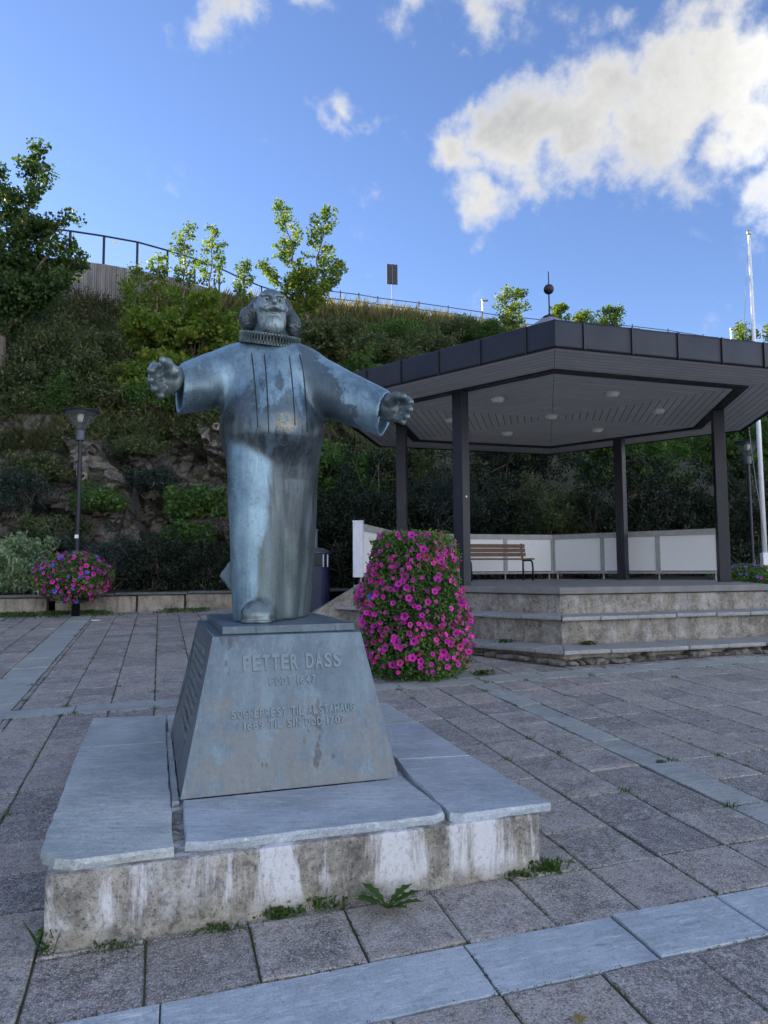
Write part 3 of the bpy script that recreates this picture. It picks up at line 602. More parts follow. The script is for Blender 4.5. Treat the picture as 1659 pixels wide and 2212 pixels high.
# ------------------------------------------------------------------ bronze pedestal with lettering
ped = empty('bronze_pedestal', PL(.571, .825, TOPZ), 'tapering blue grey bronze pedestal with raised lettering beneath the statue', 'pedestal')
pdo = ped.location
PT = 1.225
bw, bd, tx0, tx1, ty0, ty1 = 1.143, 1.65, .165, 1.0, .24, 1.55
mb = MB()
B_ = [PL(0, 0, TOPZ + .002), PL(bw, 0, TOPZ + .002), PL(bw, bd, TOPZ + .002), PL(0, bd, TOPZ + .002)]
T_ = [PL(tx0, ty0, PT), PL(tx1, ty0, PT), PL(tx1, ty1, PT), PL(tx0, ty1, PT)]
# panelled so that the sides can be slightly hollow
nr, nc = 8, 8
for k in range(4):
    a, b, c2, d = B_[k], B_[(k+1) % 4], T_[(k+1) % 4], T_[k]
    vs = []
    for i in range(nr + 1):
        for j in range(nc + 1):
            f, g = i / nr, j / nc
            p = a.lerp(b, g).lerp(d.lerp(c2, g), f)
            if k == 3: p = p + pu * (.022 * math.sin(math.pi * f))
            vs.append(p)
    mb.add(vs, [[i*(nc+1)+j, i*(nc+1)+j+1, (i+1)*(nc+1)+j+1, (i+1)*(nc+1)+j] for i in range(nr) for j in range(nc)])
mb.add(T_, [[0, 1, 2, 3]])
me = bpy.data.meshes.new('pedestal_body'); 
o = mb.build('pedestal_body', MAT['bronze_base'], ped, pdo)
bm = bmesh.new(); bm.from_mesh(o.data); bmesh.ops.remove_doubles(bm, verts=bm.verts, dist=.0005); bmesh.ops.recalc_face_normals(bm, faces=bm.faces); bm.to_mesh(o.data); bm.free()
m_ = o.modifiers.new('bevel', 'BEVEL'); m_.width = .006; m_.segments = 2; m_.limit_method = 'ANGLE'; m_.angle_limit = R(40)
# raised rim along the upper left edge
mb = MB(); mb.tube([PL(tx0 + .004, ty0 + .01, PT), PL(tx0 + .004, ty1 - .01, PT)], .007, 8); mb.build('edge_bead', MAT['bronze_base'], ped, pdo, True)
mb = MB(); mb.prism([PL(.222, .33, PT), PL(.985, .33, PT), PL(.975, 1.52, PT), PL(.225, 1.52, PT)], .001, .046); mb.build('base_plate', MAT['bronze_base'], ped, pdo, bevel=.005)
# letters: chunky raised capitals, each its own piece
fU = pu; fS = (pv * ty0 + Vector((0, 0, PT - TOPZ))).normalized(); fN = fU.cross(fS)
glyphs = {}
def glyph(ch):
    if ch not in glyphs:
        cu = bpy.data.curves.new('letter_curve', 'FONT'); cu.body = ch; cu.size = 1; cu.extrude = 0.05; cu.offset = .02; cu.bevel_depth = .012; cu.resolution_u = 3
        ob = bpy.data.objects.new('letter_curve', cu); col.objects.link(ob)
        dg = bpy.context.evaluated_depsgraph_get(); me_ = bpy.data.meshes.new_from_object(ob.evaluated_get(dg), depsgraph=dg)
        bpy.data.objects.remove(ob); bpy.data.curves.remove(cu)
        xs = [v.co.x for v in me_.vertices]; ys = [v.co.y for v in me_.vertices]
        x0, x1, y0, y1 = min(xs), max(xs), min(ys), max(ys)
        for v_ in me_.vertices: v_.co.x = (v_.co.x - x0) / (x1 - x0); v_.co.y = (v_.co.y - y0) / (y1 - y0)
        me_.name = 'letter'; me_.materials.clear(); me_.materials.append(MAT['bronze_letter']); glyphs[ch] = me_
    return glyphs[ch]
def line(text, u0_, u1_, s0, h, gap=.18):
    wd = {' ': .62, 'I': .34, '1': .42, 'Ø': 1.1}
    ws = [wd.get(c, 1) for c in text]; tot = sum(ws) + gap * (len(text) - 1); k = (u1_ - u0_) / tot; x = u0_
    for c, w in zip(text, ws):
        if c != ' ':
            o = bpy.data.objects.new('letter', glyph(c)); col.objects.link(o); o.parent = ped
            p = PO + fU * x + fS * s0 - fN * 0 - pdo
            X = fU * (w * k); Y_ = fS * h; Z_ = fN * .10
            o.matrix_local = Matrix(((X.x, Y_.x, Z_.x, p.x + fN.x * .001), (X.y, Y_.y, Z_.y, p.y + fN.y * .001), (X.z, Y_.z, Z_.z, p.z + fN.z * .001), (0, 0, 0, 1)))
        x += (w + gap) * k
line('PETTER DASS', .322, .865, .611, .086)
line('FØDT 1647', .46, .718, .530, .046)
line('SOGNEPREST TIL ALSTAHAUG', .255, .923, .366, .047)
line('1689 TIL SIN DØD 1707', .318, .866, .306, .044)
# worn rows of small raised letters on the left side, too small to read: only their strokes
lS = (pu * tx0 + Vector((0, 0, PT - TOPZ))).normalized(); lN = (-pv).cross(lS); mb = MB(); r3 = random.Random(5)
for row in range(10):
    s_ = .665 - row * .054; y = 1.42 - (0.02 * row if row < 7 else .05 * (row - 3)); 
    while y > .47 + r3.uniform(0, .12) and y > .5:
        f = s_ / .787; w = r3.uniform(.016, .026)
        if r3.random() < .85:
            p = PO - pu * 0 + pv * y + lS * s_ + pu * (.022 * math.sin(math.pi * f)); p = Vector((p.x, p.y, p.z))
            for q in range(2 if r3.random() < .7 else 1):
                mb.box(p - pv * (q * w * .62) + lN * .001, (w * .36, .030 if q == 0 else r3.choice([.030, .014]), .020), ax=(-pv, lS, lN))
            if r3.random() < .6: mb.box(p - pv * (w * .31) + lS * r3.choice([-.012, 0, .012]) + lN * .001, (w, .007, .020), ax=(-pv, lS, lN))
        y -= w * 1.45 if r3.random() > .14 else w * 2.4
tag(mb.build('side_inscription', MAT['bronze_letter'], ped, pdo), kind='stuff')

# ------------------------------------------------------------------ bronze statue, modelled as a distance field
SO = Vector((-.76, 4.75, 1.271))
statue = empty('bronze_statue', SO, 'bronze statue of a robed man with ruff collar and arms spread wide', 'statue')
def surface_nets(F, org, h):
    """quads on the zero level of the sampled field F (x,y,z)"""
    inside = F < 0; nx, ny, nz = F.shape
    c8 = [(i, j, k) for i in (0, 1) for j in (0, 1) for k in (0, 1)]
    cnt = np.zeros((nx-1, ny-1, nz-1), np.int8)
    for i, j, k in c8: cnt += inside[i:nx-1+i, j:ny-1+j, k:nz-1+k]
    act = (cnt > 0) & (cnt < 8); idx = -np.ones(act.shape, np.int64); ids = np.argwhere(act); idx[act] = np.arange(len(ids))
    pos = np.zeros((len(ids), 3)); num = np.zeros(len(ids))
    for a in c8:
        for ax in range(3):
            if a[ax] == 1: continue
            b = list(a); b[ax] = 1
            fa = F[ids[:, 0]+a[0], ids[:, 1]+a[1], ids[:, 2]+a[2]]; fb_ = F[ids[:, 0]+b[0], ids[:, 1]+b[1], ids[:, 2]+b[2]]
            m = (fa < 0) != (fb_ < 0)
            tt = np.where(m, fa / np.where(fa == fb_, 1, fa - fb_), 0)
            p = np.tile(np.array(a, float), (len(ids), 1)); p[:, ax] += tt
            pos[m] += p[m]; num[m] += 1
    V = (ids + pos / num[:, None]) * h + org
    Q = []
    for ax in range(3):
        o1, o2 = (ax + 1) % 3, (ax + 2) % 3
        sl_a = [slice(1, -1)] * 3; sl_b = [slice(1, -1)] * 3; sl_a[ax] = slice(0, -1); sl_b[ax] = slice(1, None)
        A, B2 = inside[tuple(sl_a)], inside[tuple(sl_b)]
        for flip, m in ((False, A & ~B2), (True, ~A & B2)):
            e = np.argwhere(m)
            if not len(e): continue
            base = e.copy(); base[:, o1] += 1; base[:, o2] += 1
            q = []
            for d1, d2 in ((0, 0), (-1, 0), (-1, -1), (0, -1)):
                c_ = base.copy(); c_[:, o1] += d1; c_[:, o2] += d2; q.append(idx[c_[:, 0], c_[:, 1], c_[:, 2]])
            q = np.stack(q, 1); Q.append(q[:, ::-1] if flip else q)
    return V, np.concatenate(Q)
def grid3(lo, hi, h):
    ax = [np.arange(lo[k], hi[k] + h, h, dtype=np.float32) for k in range(3)]
    return np.meshgrid(*ax, indexing='ij')
def smin(a, b, k): 
    hh = np.clip(.5 + .5 * (b - a) / k, 0, 1); return b * (1 - hh) + a * hh - k * hh * (1 - hh)
def smax(a, b, k): return -smin(-a, -b, k)
def capsule(P, a, b, ra, rb, flat=None):
    x, y, z = P; a = np.array(a, np.float32); b = np.array(b, np.float32); d = b - a
    t_ = np.clip(((x-a[0])*d[0] + (y-a[1])*d[1] + (z-a[2])*d[2]) / (d @ d), 0, 1)
    return np.sqrt((x-a[0]-t_*d[0])**2 + (y-a[1]-t_*d[1])**2 + (z-a[2]-t_*d[2])**2) - (ra + (rb - ra) * t_)
def ellip(P, c, r, yaw=0):
    x, y, z = P[0]-c[0], P[1]-c[1], P[2]-c[2]
    if yaw: x, y = x*math.cos(yaw)+y*math.sin(yaw), -x*math.sin(yaw)+y*math.cos(yaw)
    k0 = np.sqrt((x/r[0])**2 + (y/r[1])**2 + (z/r[2])**2) + 1e-6; k1 = np.sqrt((x/r[0]**2)**2 + (y/r[1]**2)**2 + (z/r[2]**2)**2) + 1e-6
    return k0 * (k0 - 1) / k1
# robe and arms -----------------------------------------------------------
def body_field(P):
    x, y, z = P
    #      z     cx     cy    rx    ry    pow
    tab = np.array([(1.20, -.758, 4.89, .236, .455, 2.3), (1.27, -.758, 4.89, .236, .455, 2.3), (1.52, -.750, 4.87, .248, .425, 2.3), (1.83, -.742, 4.84, .268, .38, 2.25), (2.16, -.738, 4.79, .288, .335, 2.2),
                    (2.30, -.735, 4.75, .300, .325, 2.2), (2.42, -.735, 4.705, .325, .352, 2.15), (2.55, -.739, 4.695, .338, .350, 2.15), (2.68, -.742, 4.70, .338, .325, 2.15), (2.85, -.75, 4.715, .325, .275, 2.2), (2.97, -.75, 4.73, .29, .235, 2.2), (3.06, -.75, 4.74, .235, .195, 2.1), (3.13, -.75, 4.745, .16, .15, 2), (3.25, -.75, 4.745, .12, .13, 2)])
    f = lambda k: np.interp(z[0, 0, :], tab[:, 0], tab[:, k]).astype(np.float32)[None, None, :]
    cx, cy, rx, ry, pw = f(1), f(2), f(3), f(4), f(5)
    n = (np.abs((x-cx)/rx)**pw + np.abs((y-cy)/ry)**pw) ** (1/pw)
    d = (n - 1) * np.minimum(rx, ry) * .9
    # forward leg under the robe, shoe below
    d = smin(d, capsule(P, (-.830, 4.525, 2.27), (-.795, 4.465, 1.30), .172, .140), .075)
    d = smin(d, capsule(P, (-.795, 4.45, 1.33), (-.76, 4.375, 1.325), .10, .085), .03)
    # belly fold above the thigh
    d = smin(d, ellip(P, (-.735, 4.61, 2.47), (.30, .275, .20)), .09)
    # tail of the gown at the back left
    fin = np.maximum(np.abs((x + 1.03) * .25 + (y - 5.05) * .97) - .045, (np.abs(z - 1.545) * .62 + np.abs(x + .98) * .80 - .150))
    d = smin(d, fin, .05)
    ang = np.arctan2(y - 4.85, x + .75); fw = np.clip((2.25 - z) / .4, 0, 1)
    d = d + fw * .0065 * np.sin(13 * ang + 1.2 * np.sin(2.6 * z)) * np.clip((x + .83) / .10, .15, 1)
    # shoulders and sleeves
    dl = capsule(P, (-.985, 4.70, 2.905), (-1.31, 4.40, 2.715), .183, .134)
    dl = smin(dl, capsule(P, (-1.18, 4.50, 2.735), (-1.32, 4.40, 2.680), .135, .122), .04)
    nl = np.array([-.90, -.43, .02]); nl /= np.linalg.norm(nl)
    pl_ = (x+1.275)*nl[0] + (y-4.40)*nl[1] + (z-2.70)*nl[2]
    dl = smax(dl, pl_, .012)
    hole = smax(smin(capsule(P, (-1.10, 4.585, 2.815), (-1.52, 4.22, 2.605), .116, .095), capsule(P, (-1.10, 4.57, 2.78), (-1.52, 4.22, 2.575), .108, .092), .04), -pl_ - .10, .02)
    dl = smax(dl, -hole, .012)
    dr = capsule(P, (-.545, 4.71, 2.875), (.02, 4.45, 2.575), .185, .122)
    dr = smin(dr, capsule(P, (-.40, 4.64, 2.745), (.0, 4.45, 2.525), .145, .105), .05)
    nr_ = np.array([.93, -.28, -.18]); nr_ /= np.linalg.norm(nr_)
    pr_ = (x-.012)*nr_[0] + (y-4.45)*nr_[1] + (z-2.56)*nr_[2]
    dr = smax(dr, pr_, .012)
    hole = smax(smin(capsule(P, (-.15, 4.53, 2.665), (.20, 4.36, 2.475), .112, .092), capsule(P, (-.15, 4.53, 2.60), (.2, 4.36, 2.42), .095, .075), .05), -pr_ - .08, .02)
    dr = smax(dr, -hole, .012)
    d = smin(d, dl, .075); d = smin(d, dr, .06)
    d = smin(d, ellip(P, (-.765, 4.735, 2.975), (.36, .185, .118)), .06)
    # hand-worked surface
    d = d + .0025 * np.sin(9 * x + 3 * z) * np.sin(7 * y + 11 * z) + .0016 * np.sin(31 * x + 5 * z) * np.sin(13 * z + 17 * y)
    return np.maximum(d, 1.272 - z)
h = .0095; lo = (-1.46, 4.02, 1.255); P = grid3(lo, (.13, 5.42, 3.26), h)
Fb = body_field(P); V, Q = surface_nets(Fb, np.array(lo), h)
robe = np_mesh('robe', V, Q, MAT['bronze_robe'], statue, True, SO)
cm = robe.modifiers.new('smooth', 'CORRECTIVE_SMOOTH') if False else robe.modifiers.new('smooth', 'SMOOTH'); cm.factor = .5; cm.iterations = 3
# incised seams down the front: thin dark strips following the surface
def front_y(xw, zw):
    ix = int(round((xw - lo[0]) / h)); iz = int(round((zw - lo[2]) / h)); colm = Fb[ix, :, iz]; k = int(np.argmax(colm < 0))
    if k == 0: return 4.4
    t_ = colm[k-1] / (colm[k-1] - colm[k]); return lo[1] + (k - 1 + t_) * h
for pxs in ([(543, 762), (548, 800), (552, 850), (556, 900), (557, 930)], [(571, 765), (575, 810), (578, 860), (580, 910), (581, 945)], [(625, 768), (630, 810), (634, 860), (637, 905), (637, 925)], [(647, 765), (655, 800), (660, 850), (663, 905), (664, 940)]):
    pts = []
    for k in range(len(pxs) - 1):
        for q in range(5):
            f = q / 5; a = at(pxs[k][0]*(1-f) + pxs[k+1][0]*f, pxs[k][1]*(1-f) + pxs[k+1][1]*f, 4.45)
            yv = front_y(a.x, a.z)
            for _ in range(3):
                a = at(pxs[k][0]*(1-f) + pxs[k+1][0]*f, pxs[k][1]*(1-f) + pxs[k+1][1]*f, yv); yv = front_y(a.x, a.z)
            pts.append(Vector((a.x, yv - .0005, a.z)))
    for _ in range(3): pts = [pts[0]] + [(pts[i-1] + pts[i]*2 + pts[i+1]) / 4 for i in range(1, len(pts)-1)] + [pts[-1]]
    mb = MB(); mb.tube(pts, [.0025] + [.0042] * (len(pts) - 2) + [.002], 6); mb.build('robe_seam', MAT['bronze_dark'], statue, SO, True)
hh_ = .006; Pg = grid3((-.95, 4.14, 1.262), (-.58, 4.56, 1.46), hh_)
def sell(P, c, r, p): return ((np.abs((P[0]-c[0])/r[0])**p + np.abs((P[1]-c[1])/r[1])**p + np.abs((P[2]-c[2])/r[2])**p) ** (1/p) - 1) * min(r)
sd_ = smin(ellip(Pg, (-.775, 4.41, 1.335), (.090, .15, .085)), sell(Pg, (-.765, 4.345, 1.30), (.088, .105, .050), 3.2), .045)
sd_ = smin(sd_, sell(Pg, (-.765, 4.35, 1.278), (.097, .118, .012), 4), .006)
sd_ = np.maximum(sd_, 1.273 - Pg[2]); V, Q = surface_nets(sd_, np.array((-.95, 4.14, 1.262)), hh_); np_mesh('shoe', V, Q, MAT['bronze_hand'], statue, True, SO)
# head -----------------------------------------------------------------------
HD = at(586, 672, 4.60); HY = R(17)      # turned to the right
def to_face(P):
    x, y, z = P[0]-HD.x, P[1]-HD.y, P[2]-HD.z
    rl = R(-3); x, z = x*math.cos(rl)-z*math.sin(rl), x*math.sin(rl)+z*math.cos(rl)
    return x*math.cos(HY)+y*math.sin(HY), -x*math.sin(HY)+y*math.cos(HY), z
def head_field(P):
    p = to_face(P); x, y, z = p; ax = np.abs(x)
    pm = (ax, y, z)
    d = ellip(p, (0, .012, .035), (.098, .122, .112))
    d = smin(d, ellip(p, (0, -.015, -.068), (.094, .100, .122)), .04)
    d = smin(d, capsule(p, (0, .03, -.08), (0, .06, -.22), .075, .085), .03)            # neck
    d = smin(d, capsule(pm, (.012, -.112, .056), (.072, -.080, .076), .012, .009), .016)   # frowning brow
    d = smax(d, -ellip(pm, (.045, -.116, .042), (.036, .042, .023)), .010)               # sockets
    d = smin(d, ellip(pm, (.043, -.080, .040), (.018, .017, .013)), .004)                # eyeball
    d = smin(d, capsule(pm, (.030, -.090, .053), (.060, -.082, .053), .005, .004), .005)  # lid
    d = smin(d, capsule(pm, (.028, -.092, .026), (.060, -.084, .028), .005, .004), .006)  # bag
    d = smin(d, ellip(pm, (.057, -.078, -.004), (.030, .030, .028)), .02)                # cheek
    d = smin(d, capsule(p, (0, -.108, .055), (0, -.165, .004), .010, .018), .012)        # nose
    d = smin(d, ellip(pm, (.015, -.122, .003), (.011, .014, .010)), .008)
    d = smin(d, capsule(pm, (.006, -.132, -.015), (.050, -.118, -.029), .014, .018), .005)  # moustache
    d = smin(d, capsule(pm, (.050, -.118, -.029), (.092, -.086, -.004), .016, .004), .005)
    d = smax(d, -ellip(p, (0, -.118, -.043), (.036, .026, .008)), .005)                  # mouth
    d = smin(d, ellip(p, (0, -.108, -.053), (.026, .016, .008)), .006)                    # lip
    d = smin(d, ellip(p, (0, -.092, -.128), (.066, .052, .062)), .010)                    # goatee
    d = d + .0028 * np.sin(150 * x + 40 * np.abs(x) * np.sign(z)) * np.sin(60 * z + 130 * ax) * ((z < -.075) & (y < -.04)) 
    d = smin(d, ellip(pm, (.102, .02, .025), (.012, .025, .035)), .01)
    return np.maximum(d, -.21 - z)
def hair_field(P):
    x, y, z = P; p = to_face(P)
    a = at(535, 691, 4.66); b = at(633, 706, 4.68)
    d = ellip((p[0], p[1], p[2]), (0, .035, .035), (.106, .115, .103))
    d = smax(d, -(p[1] + .01 - .5 * np.maximum(p[2] - .06, 0) * 0), .02)                         # no hair on brow
    d = smax(d, p[2] - .085 - .35 * p[1], .02)
    d = smin(d, ellip(P, (a.x, a.y, a.z), (.052, .080, .078)), .035)
    d = smin(d, capsule(P, (a.x + .064, a.y + .02, a.z + .135), (a.x + .015, a.y + .01, a.z + .02), .034, .055), .04)
    d = smin(d, ellip(P, (b.x, b.y, b.z), (.045, .080, .080)), .035)
    d = smin(d, capsule(P, (b.x - .052, b.y + .02, b.z + .165), (b.x - .012, b.y + .01, b.z + .02), .030, .050), .04)
    d = smin(d, ellip(P, (HD.x, HD.y + .11, HD.z - .05), (.14, .07, .10)), .04)
    strand = np.sin(95 * x + 25 * np.sin(28 * z) + 40 * y) * np.sin(22 * z + 60 * y)
    return d + .0032 * strand
h2 = .0042; lo2 = (HD.x - .24, HD.y - .18, HD.z - .24); P2 = grid3(lo2, (HD.x + .24, HD.y + .24, HD.z + .17), h2)
V, Q = surface_nets(head_field(P2), np.array(lo2), h2); head = np_mesh('head', V, Q, MAT['bronze_head'], statue, True, SO)
V, Q = surface_nets(hair_field(P2), np.array(lo2), h2); np_mesh('hair', V, Q, MAT['bronze_hair'], statue, True, SO)
for o_ in list(statue.children)[-2:]:
    s_ = o_.modifiers.new('smooth', 'SMOOTH'); s_.factor = .35; s_.iterations = 1
for sx in (-1, 1):   # carved pupils
    mb = MB(); q = Vector((sx * .043, -.0965, .040)); q = Vector((q.x*math.cos(HY) - q.y*math.sin(HY), q.x*math.sin(HY) + q.y*math.cos(HY), q.z))
    mb.lathe([(.0001, -.003), (.006, -.002), (.0075, .002), (.0001, .003)], HD + q, 10, (Vector((math.cos(HY), math.sin(HY), 0)), Vector((0, 0, 1)), Vector((math.sin(HY), -math.cos(HY), 0)))); mb.build('pupil', MAT['bronze_dark'], head, SO, True)
# pleated ruff: two ribbons folded in opposite phase between two rims
RC = at(583, 734, 4.68); rr = R(8.0); rp = R(15)
rx_ = Vector((math.cos(rr), 0, -math.sin(rr))); ryv = Vector((0, math.cos(rp), math.sin(rp))); rzv = rx_.cross(ryv).normalized(); ryv = rzv.cross(rx_)
ruff = MB(); NP = 30; AM = .030
for ph in (0, math.pi):
    N = NP * 12; vs = []; fs = []
    for k in range(N):
        a = 2 * math.pi * k / N; zz = AM * math.sin(NP * a + ph)
        zz = AM * max(-1, min(1, 1.3 * math.sin(NP * a + ph)))
        for rad, dz in ((.105, -.004), (.203, -.0045), (.203, .0045), (.105, .004)):
            vs.append(RC + (rx_ * math.cos(a) + ryv * math.sin(a)) * rad + rzv * (zz + dz))
    for k in range(N):
        k2 = (k + 1) % N
        for q in range(4): fs.append([k*4+q, k2*4+q, k2*4+(q+1) % 4, k*4+(q+1) % 4])
    ruff.add(vs, fs)
ro = ruff.build('ruff_collar', MAT['bronze_head'], statue, SO, False)
mb = MB()
for dz in (-.036, .034):
    mb.lathe([(.11, dz - .003), (.201, dz - .003), (.201, dz + .003), (.11, dz + .003)], RC, 64, (rx_, ryv, rzv))
mb.lathe([(.10, -.04), (.165, -.036), (.165, .036), (.10, .038)], RC, 48, (rx_, ryv, rzv)); mb.build('ruff_band', MAT['bronze_hair'], statue, SO)
# hands ------------------------------------------------------------------------
def hand(name, box_lo, box_hi, parts):
    hh = .0038; Pg = grid3(box_lo, box_hi, hh); d = None
    for kind, a, k in parts:
        f = capsule(Pg, *a) if kind == 'c' else ellip(Pg, *a)
        d = f if d is None else smin(d, f, k)
    V, Q = surface_nets(d, np.array(box_lo), hh); o = np_mesh(name, V, Q, MAT['bronze_hand'], statue, True, SO)
    m = o.modifiers.new('smooth', 'SMOOTH'); m.factor = .4; m.iterations = 1
def tp(px, py, Y): return tuple(at(px, py, Y))
LH = [('e', (tp(362, 819, 4.27), (.080, .052, .100)), .02), ('c', (tp(366, 822, 4.30), tp(408, 818, 4.52), .075, .085), .03),
      ('c', (tp(356, 792, 4.25), tp(333, 793, 4.20), .030, .028), .014), ('c', (tp(333, 793, 4.20), tp(327, 801, 4.13), .028, .024), .006),
      ('c', (tp(350, 808, 4.24), tp(330, 814, 4.18), .030, .027), .008), ('c', (tp(330, 814, 4.18), tp(326, 821, 4.12), .027, .023), .005),
      ('c', (tp(350, 826, 4.24), tp(335, 833, 4.18), .028, .026), .008), ('c', (tp(335, 833, 4.18), tp(334, 840, 4.12), .026, .022), .005),
      ('c', (tp(354, 840, 4.24), tp(346, 849, 4.18), .026, .023), .008), ('c', (tp(346, 849, 4.18), tp(348, 855, 4.13), .023, .020), .005),
      ('e', (tp(371, 802, 4.22), (.045, .036, .040)), .02), ('c', (tp(370, 797, 4.22), tp(362, 784, 4.17), .032, .029), .012), ('c', (tp(362, 784, 4.17), tp(352, 779, 4.12), .029, .023), .006)]
hand('hand', (-1.60, 3.98, 2.48), (-1.06, 4.66, 3.02), LH)
RH = [('e', (tp(848, 884, 4.37), (.072, .050, .085)), .02), ('c', (tp(846, 884, 4.38), tp(800, 868, 4.53), .066, .075), .03),
      ('c', (tp(862, 864, 4.35), tp(879, 864, 4.31), .025, .024), .012), ('c', (tp(879, 864, 4.31), tp(887, 869, 4.25), .024, .020), .006),
      ('c', (tp(864, 880, 4.34), tp(881, 880, 4.30), .025, .023), .008), ('c', (tp(881, 880, 4.30), tp(886, 885, 4.23), .023, .019), .005),
      ('c', (tp(861, 893, 4.34), tp(876, 895, 4.30), .024, .022), .008), ('c', (tp(876, 895, 4.30), tp(880, 900, 4.24), .022, .018), .005),
      ('c', (tp(855, 903, 4.34), tp(867, 908, 4.31), .022, .020), .008), ('c', (tp(867, 908, 4.31), tp(871, 912, 4.26), .020, .017), .005),
      ('e', (tp(843, 866, 4.32), (.040, .034, .034)), .02), ('c', (tp(840, 862, 4.32), tp(857, 855, 4.28), .027, .025), .012), ('c', (tp(857, 855, 4.28), tp(873, 857, 4.24), .025, .018), .006)]
hand('hand', (-.24, 4.06, 2.34), (.32, 4.68, 2.86), RH)
t = NT('dark rubble'); v = t.co(rnd=3.0); n1 = t.noise(v, 9, 6, .7); MAT['rubble'] = t.set(t.mix(t.rng(n1, .35, .7), (.05, .045, .038), (.26, .245, .22)), .95); t.bump(n1, .8, .04)
# ------------------------------------------------------------------ bandstand
bs = empty('bandstand', (HC.x, HC.y, gz(HC.x, HC.y)), 'hexagonal open bandstand with dark zinc roof on a stepped concrete stage', 'bandstand')
bo = bs.location
FZ = 1.315; S1, S2 = .59, .955
STEPA = [0, 1, 2]      # stepped sides: v5-v0, v0-v1, v1-v2
# stage core
mb = MB(); mb.prism([hexp(k, 3.60) for k in range(6)], -.3, FZ - .105); core = mb.build('stage_wall', MAT['steps'], bs, bo, bevel=.012)
mb = MB(); mb.prism([hexp(k, 3.66) for k in range(6)], FZ - .095, FZ); mb.build('stage_floor', MAT['floor'], bs, bo, bevel=.012, seg=3)
def ring_seg(mb, ks, r0_, r1_, z0, z1):
    for a, b in zip(ks, ks[1:]):
        mb.prism([hexp(a, r0_), hexp(a, r1_), hexp(b, r1_), hexp(b, r0_)], z0, z1)
ks = [-1, 0, 1, 2]
for nm, r_in, r_out, z1 in (('seat_step', 3.56, 4.12, S2 - .055), ('seat_step', 4.08, 4.70, S1 - .055)):
    for a, b in zip(ks, ks[1:]):
        mb = MB(); mb.prism([hexp(a, r_in), hexp(a, r_out), hexp(b, r_out), hexp(b, r_in)], -.3, z1); mb.build(nm, MAT['steps'], bs, bo, bevel=.01)
# tread slabs along each step edge
r4 = random.Random(21)
for R0, R1, zt in ((3.62, 4.24, S2), (4.14, 4.86, S1)):
    for a in (-1, 0, 1):
        p0, p1, q0, q1 = hexp(a, R1), hexp(a + 1, R1), hexp(a, R0), hexp(a + 1, R0); L = (p1 - p0).length; cuts = [0]
        while cuts[-1] < L - .4: cuts.append(cuts[-1] + r4.choice([.62, .62, .66, .58]))
        cuts[-1] = L
        for c0, c1 in zip(cuts, cuts[1:]):
            f0, f1 = (c0 + .005) / L, (c1 - .005) / L; dz = r4.uniform(-.004, .004); j = r4.uniform(-.012, .012)
            def pt(f, e): return (p0.lerp(p1, f) if e else q0.lerp(q1, max(0, min(1, (f * L - (L - (q1-q0).length) / 2) / (q1-q0).length))))
            out_n = ((p0 + p1) / 2 - HC); out_n.z = 0; out_n.normalize()
            poly = [pt(f0, 1) + out_n * j, pt(f1, 1) + out_n * j, pt(f1, 0), pt(f0, 0)]
            mb = MB(); mb.prism(poly, zt - .052 + dz, zt + dz); mb.build('tread_slab', MAT['tread'], core, bo, bevel=.012, seg=2)
# rough stones showing below the lowest tread
for a in (-1, 0, 1):
    p0, p1 = hexp(a, 4.72), hexp(a + 1, 4.72); L = (p1 - p0).length; x = 0
    while x < L - .15:
        w = r4.choice([r4.uniform(.08, .2), r4.uniform(.2, .6)]); f = (x + w / 2) / L; p = p0.lerp(p1, min(f, .97)); g = gz(p.x, p.y); hgt = max(.06, S1 - .07 - g) * r4.uniform(.35, 1.1); ang = math.atan2((p1-p0).y, (p1-p0).x)
        bmx = bmesh.new(); bmesh.ops.create_icosphere(bmx, subdivisions=2, radius=.5)
        for v_ in bmx.verts:
            n_ = noise.noise(v_.co * 3 + Vector((x, a, 0))) * .25; v_.co = Vector([math.copysign(abs(c) ** .6, c) for c in v_.co]) * (1 + n_); v_.co = Vector((v_.co.x * w * .8, v_.co.y * .22, v_.co.z * hgt * .9))
        m2 = bpy.data.meshes.new('base_stone'); bmx.to_mesh(m2); bmx.free()
        o = link_mesh('base_stone', m2, MAT['rubble'], core); o.location = Vector((p.x, p.y, g + hgt * .42)) - bo; o.rotation_euler = (0, 0, ang); x += w * .98
# sloping cheek wall closing the steps at the left corner
cd = (hexp(-1, 1) - hexp(-1, 0)).normalized(); ct = Vector((-cd.y, cd.x, 0))
p_in, p_out = hexp(-1, 3.52) , hexp(-1, 5.05); zi, zo = FZ + .035, gz(p_out.x, p_out.y) + .05
mb = MB()
w_ = .09
vs = []
for sgn in (-1, 1):
    for p, z in ((p_in, -.2), (p_out, -.2), (p_out, zo), (hexp(-1, 3.72), zi), (p_in, zi)): vs.append(Vector((p.x, p.y, z)) + ct * (sgn * w_) - ct * .09)
mb.add(vs, [[0, 1, 2, 3, 4], [9, 8, 7, 6, 5]] + [[i, i + 5, (i + 1) % 5 + 5, (i + 1) % 5] for i in range(5)])
mb.build('cheek_wall', MAT['steps'], bs, bo, bevel=.01)
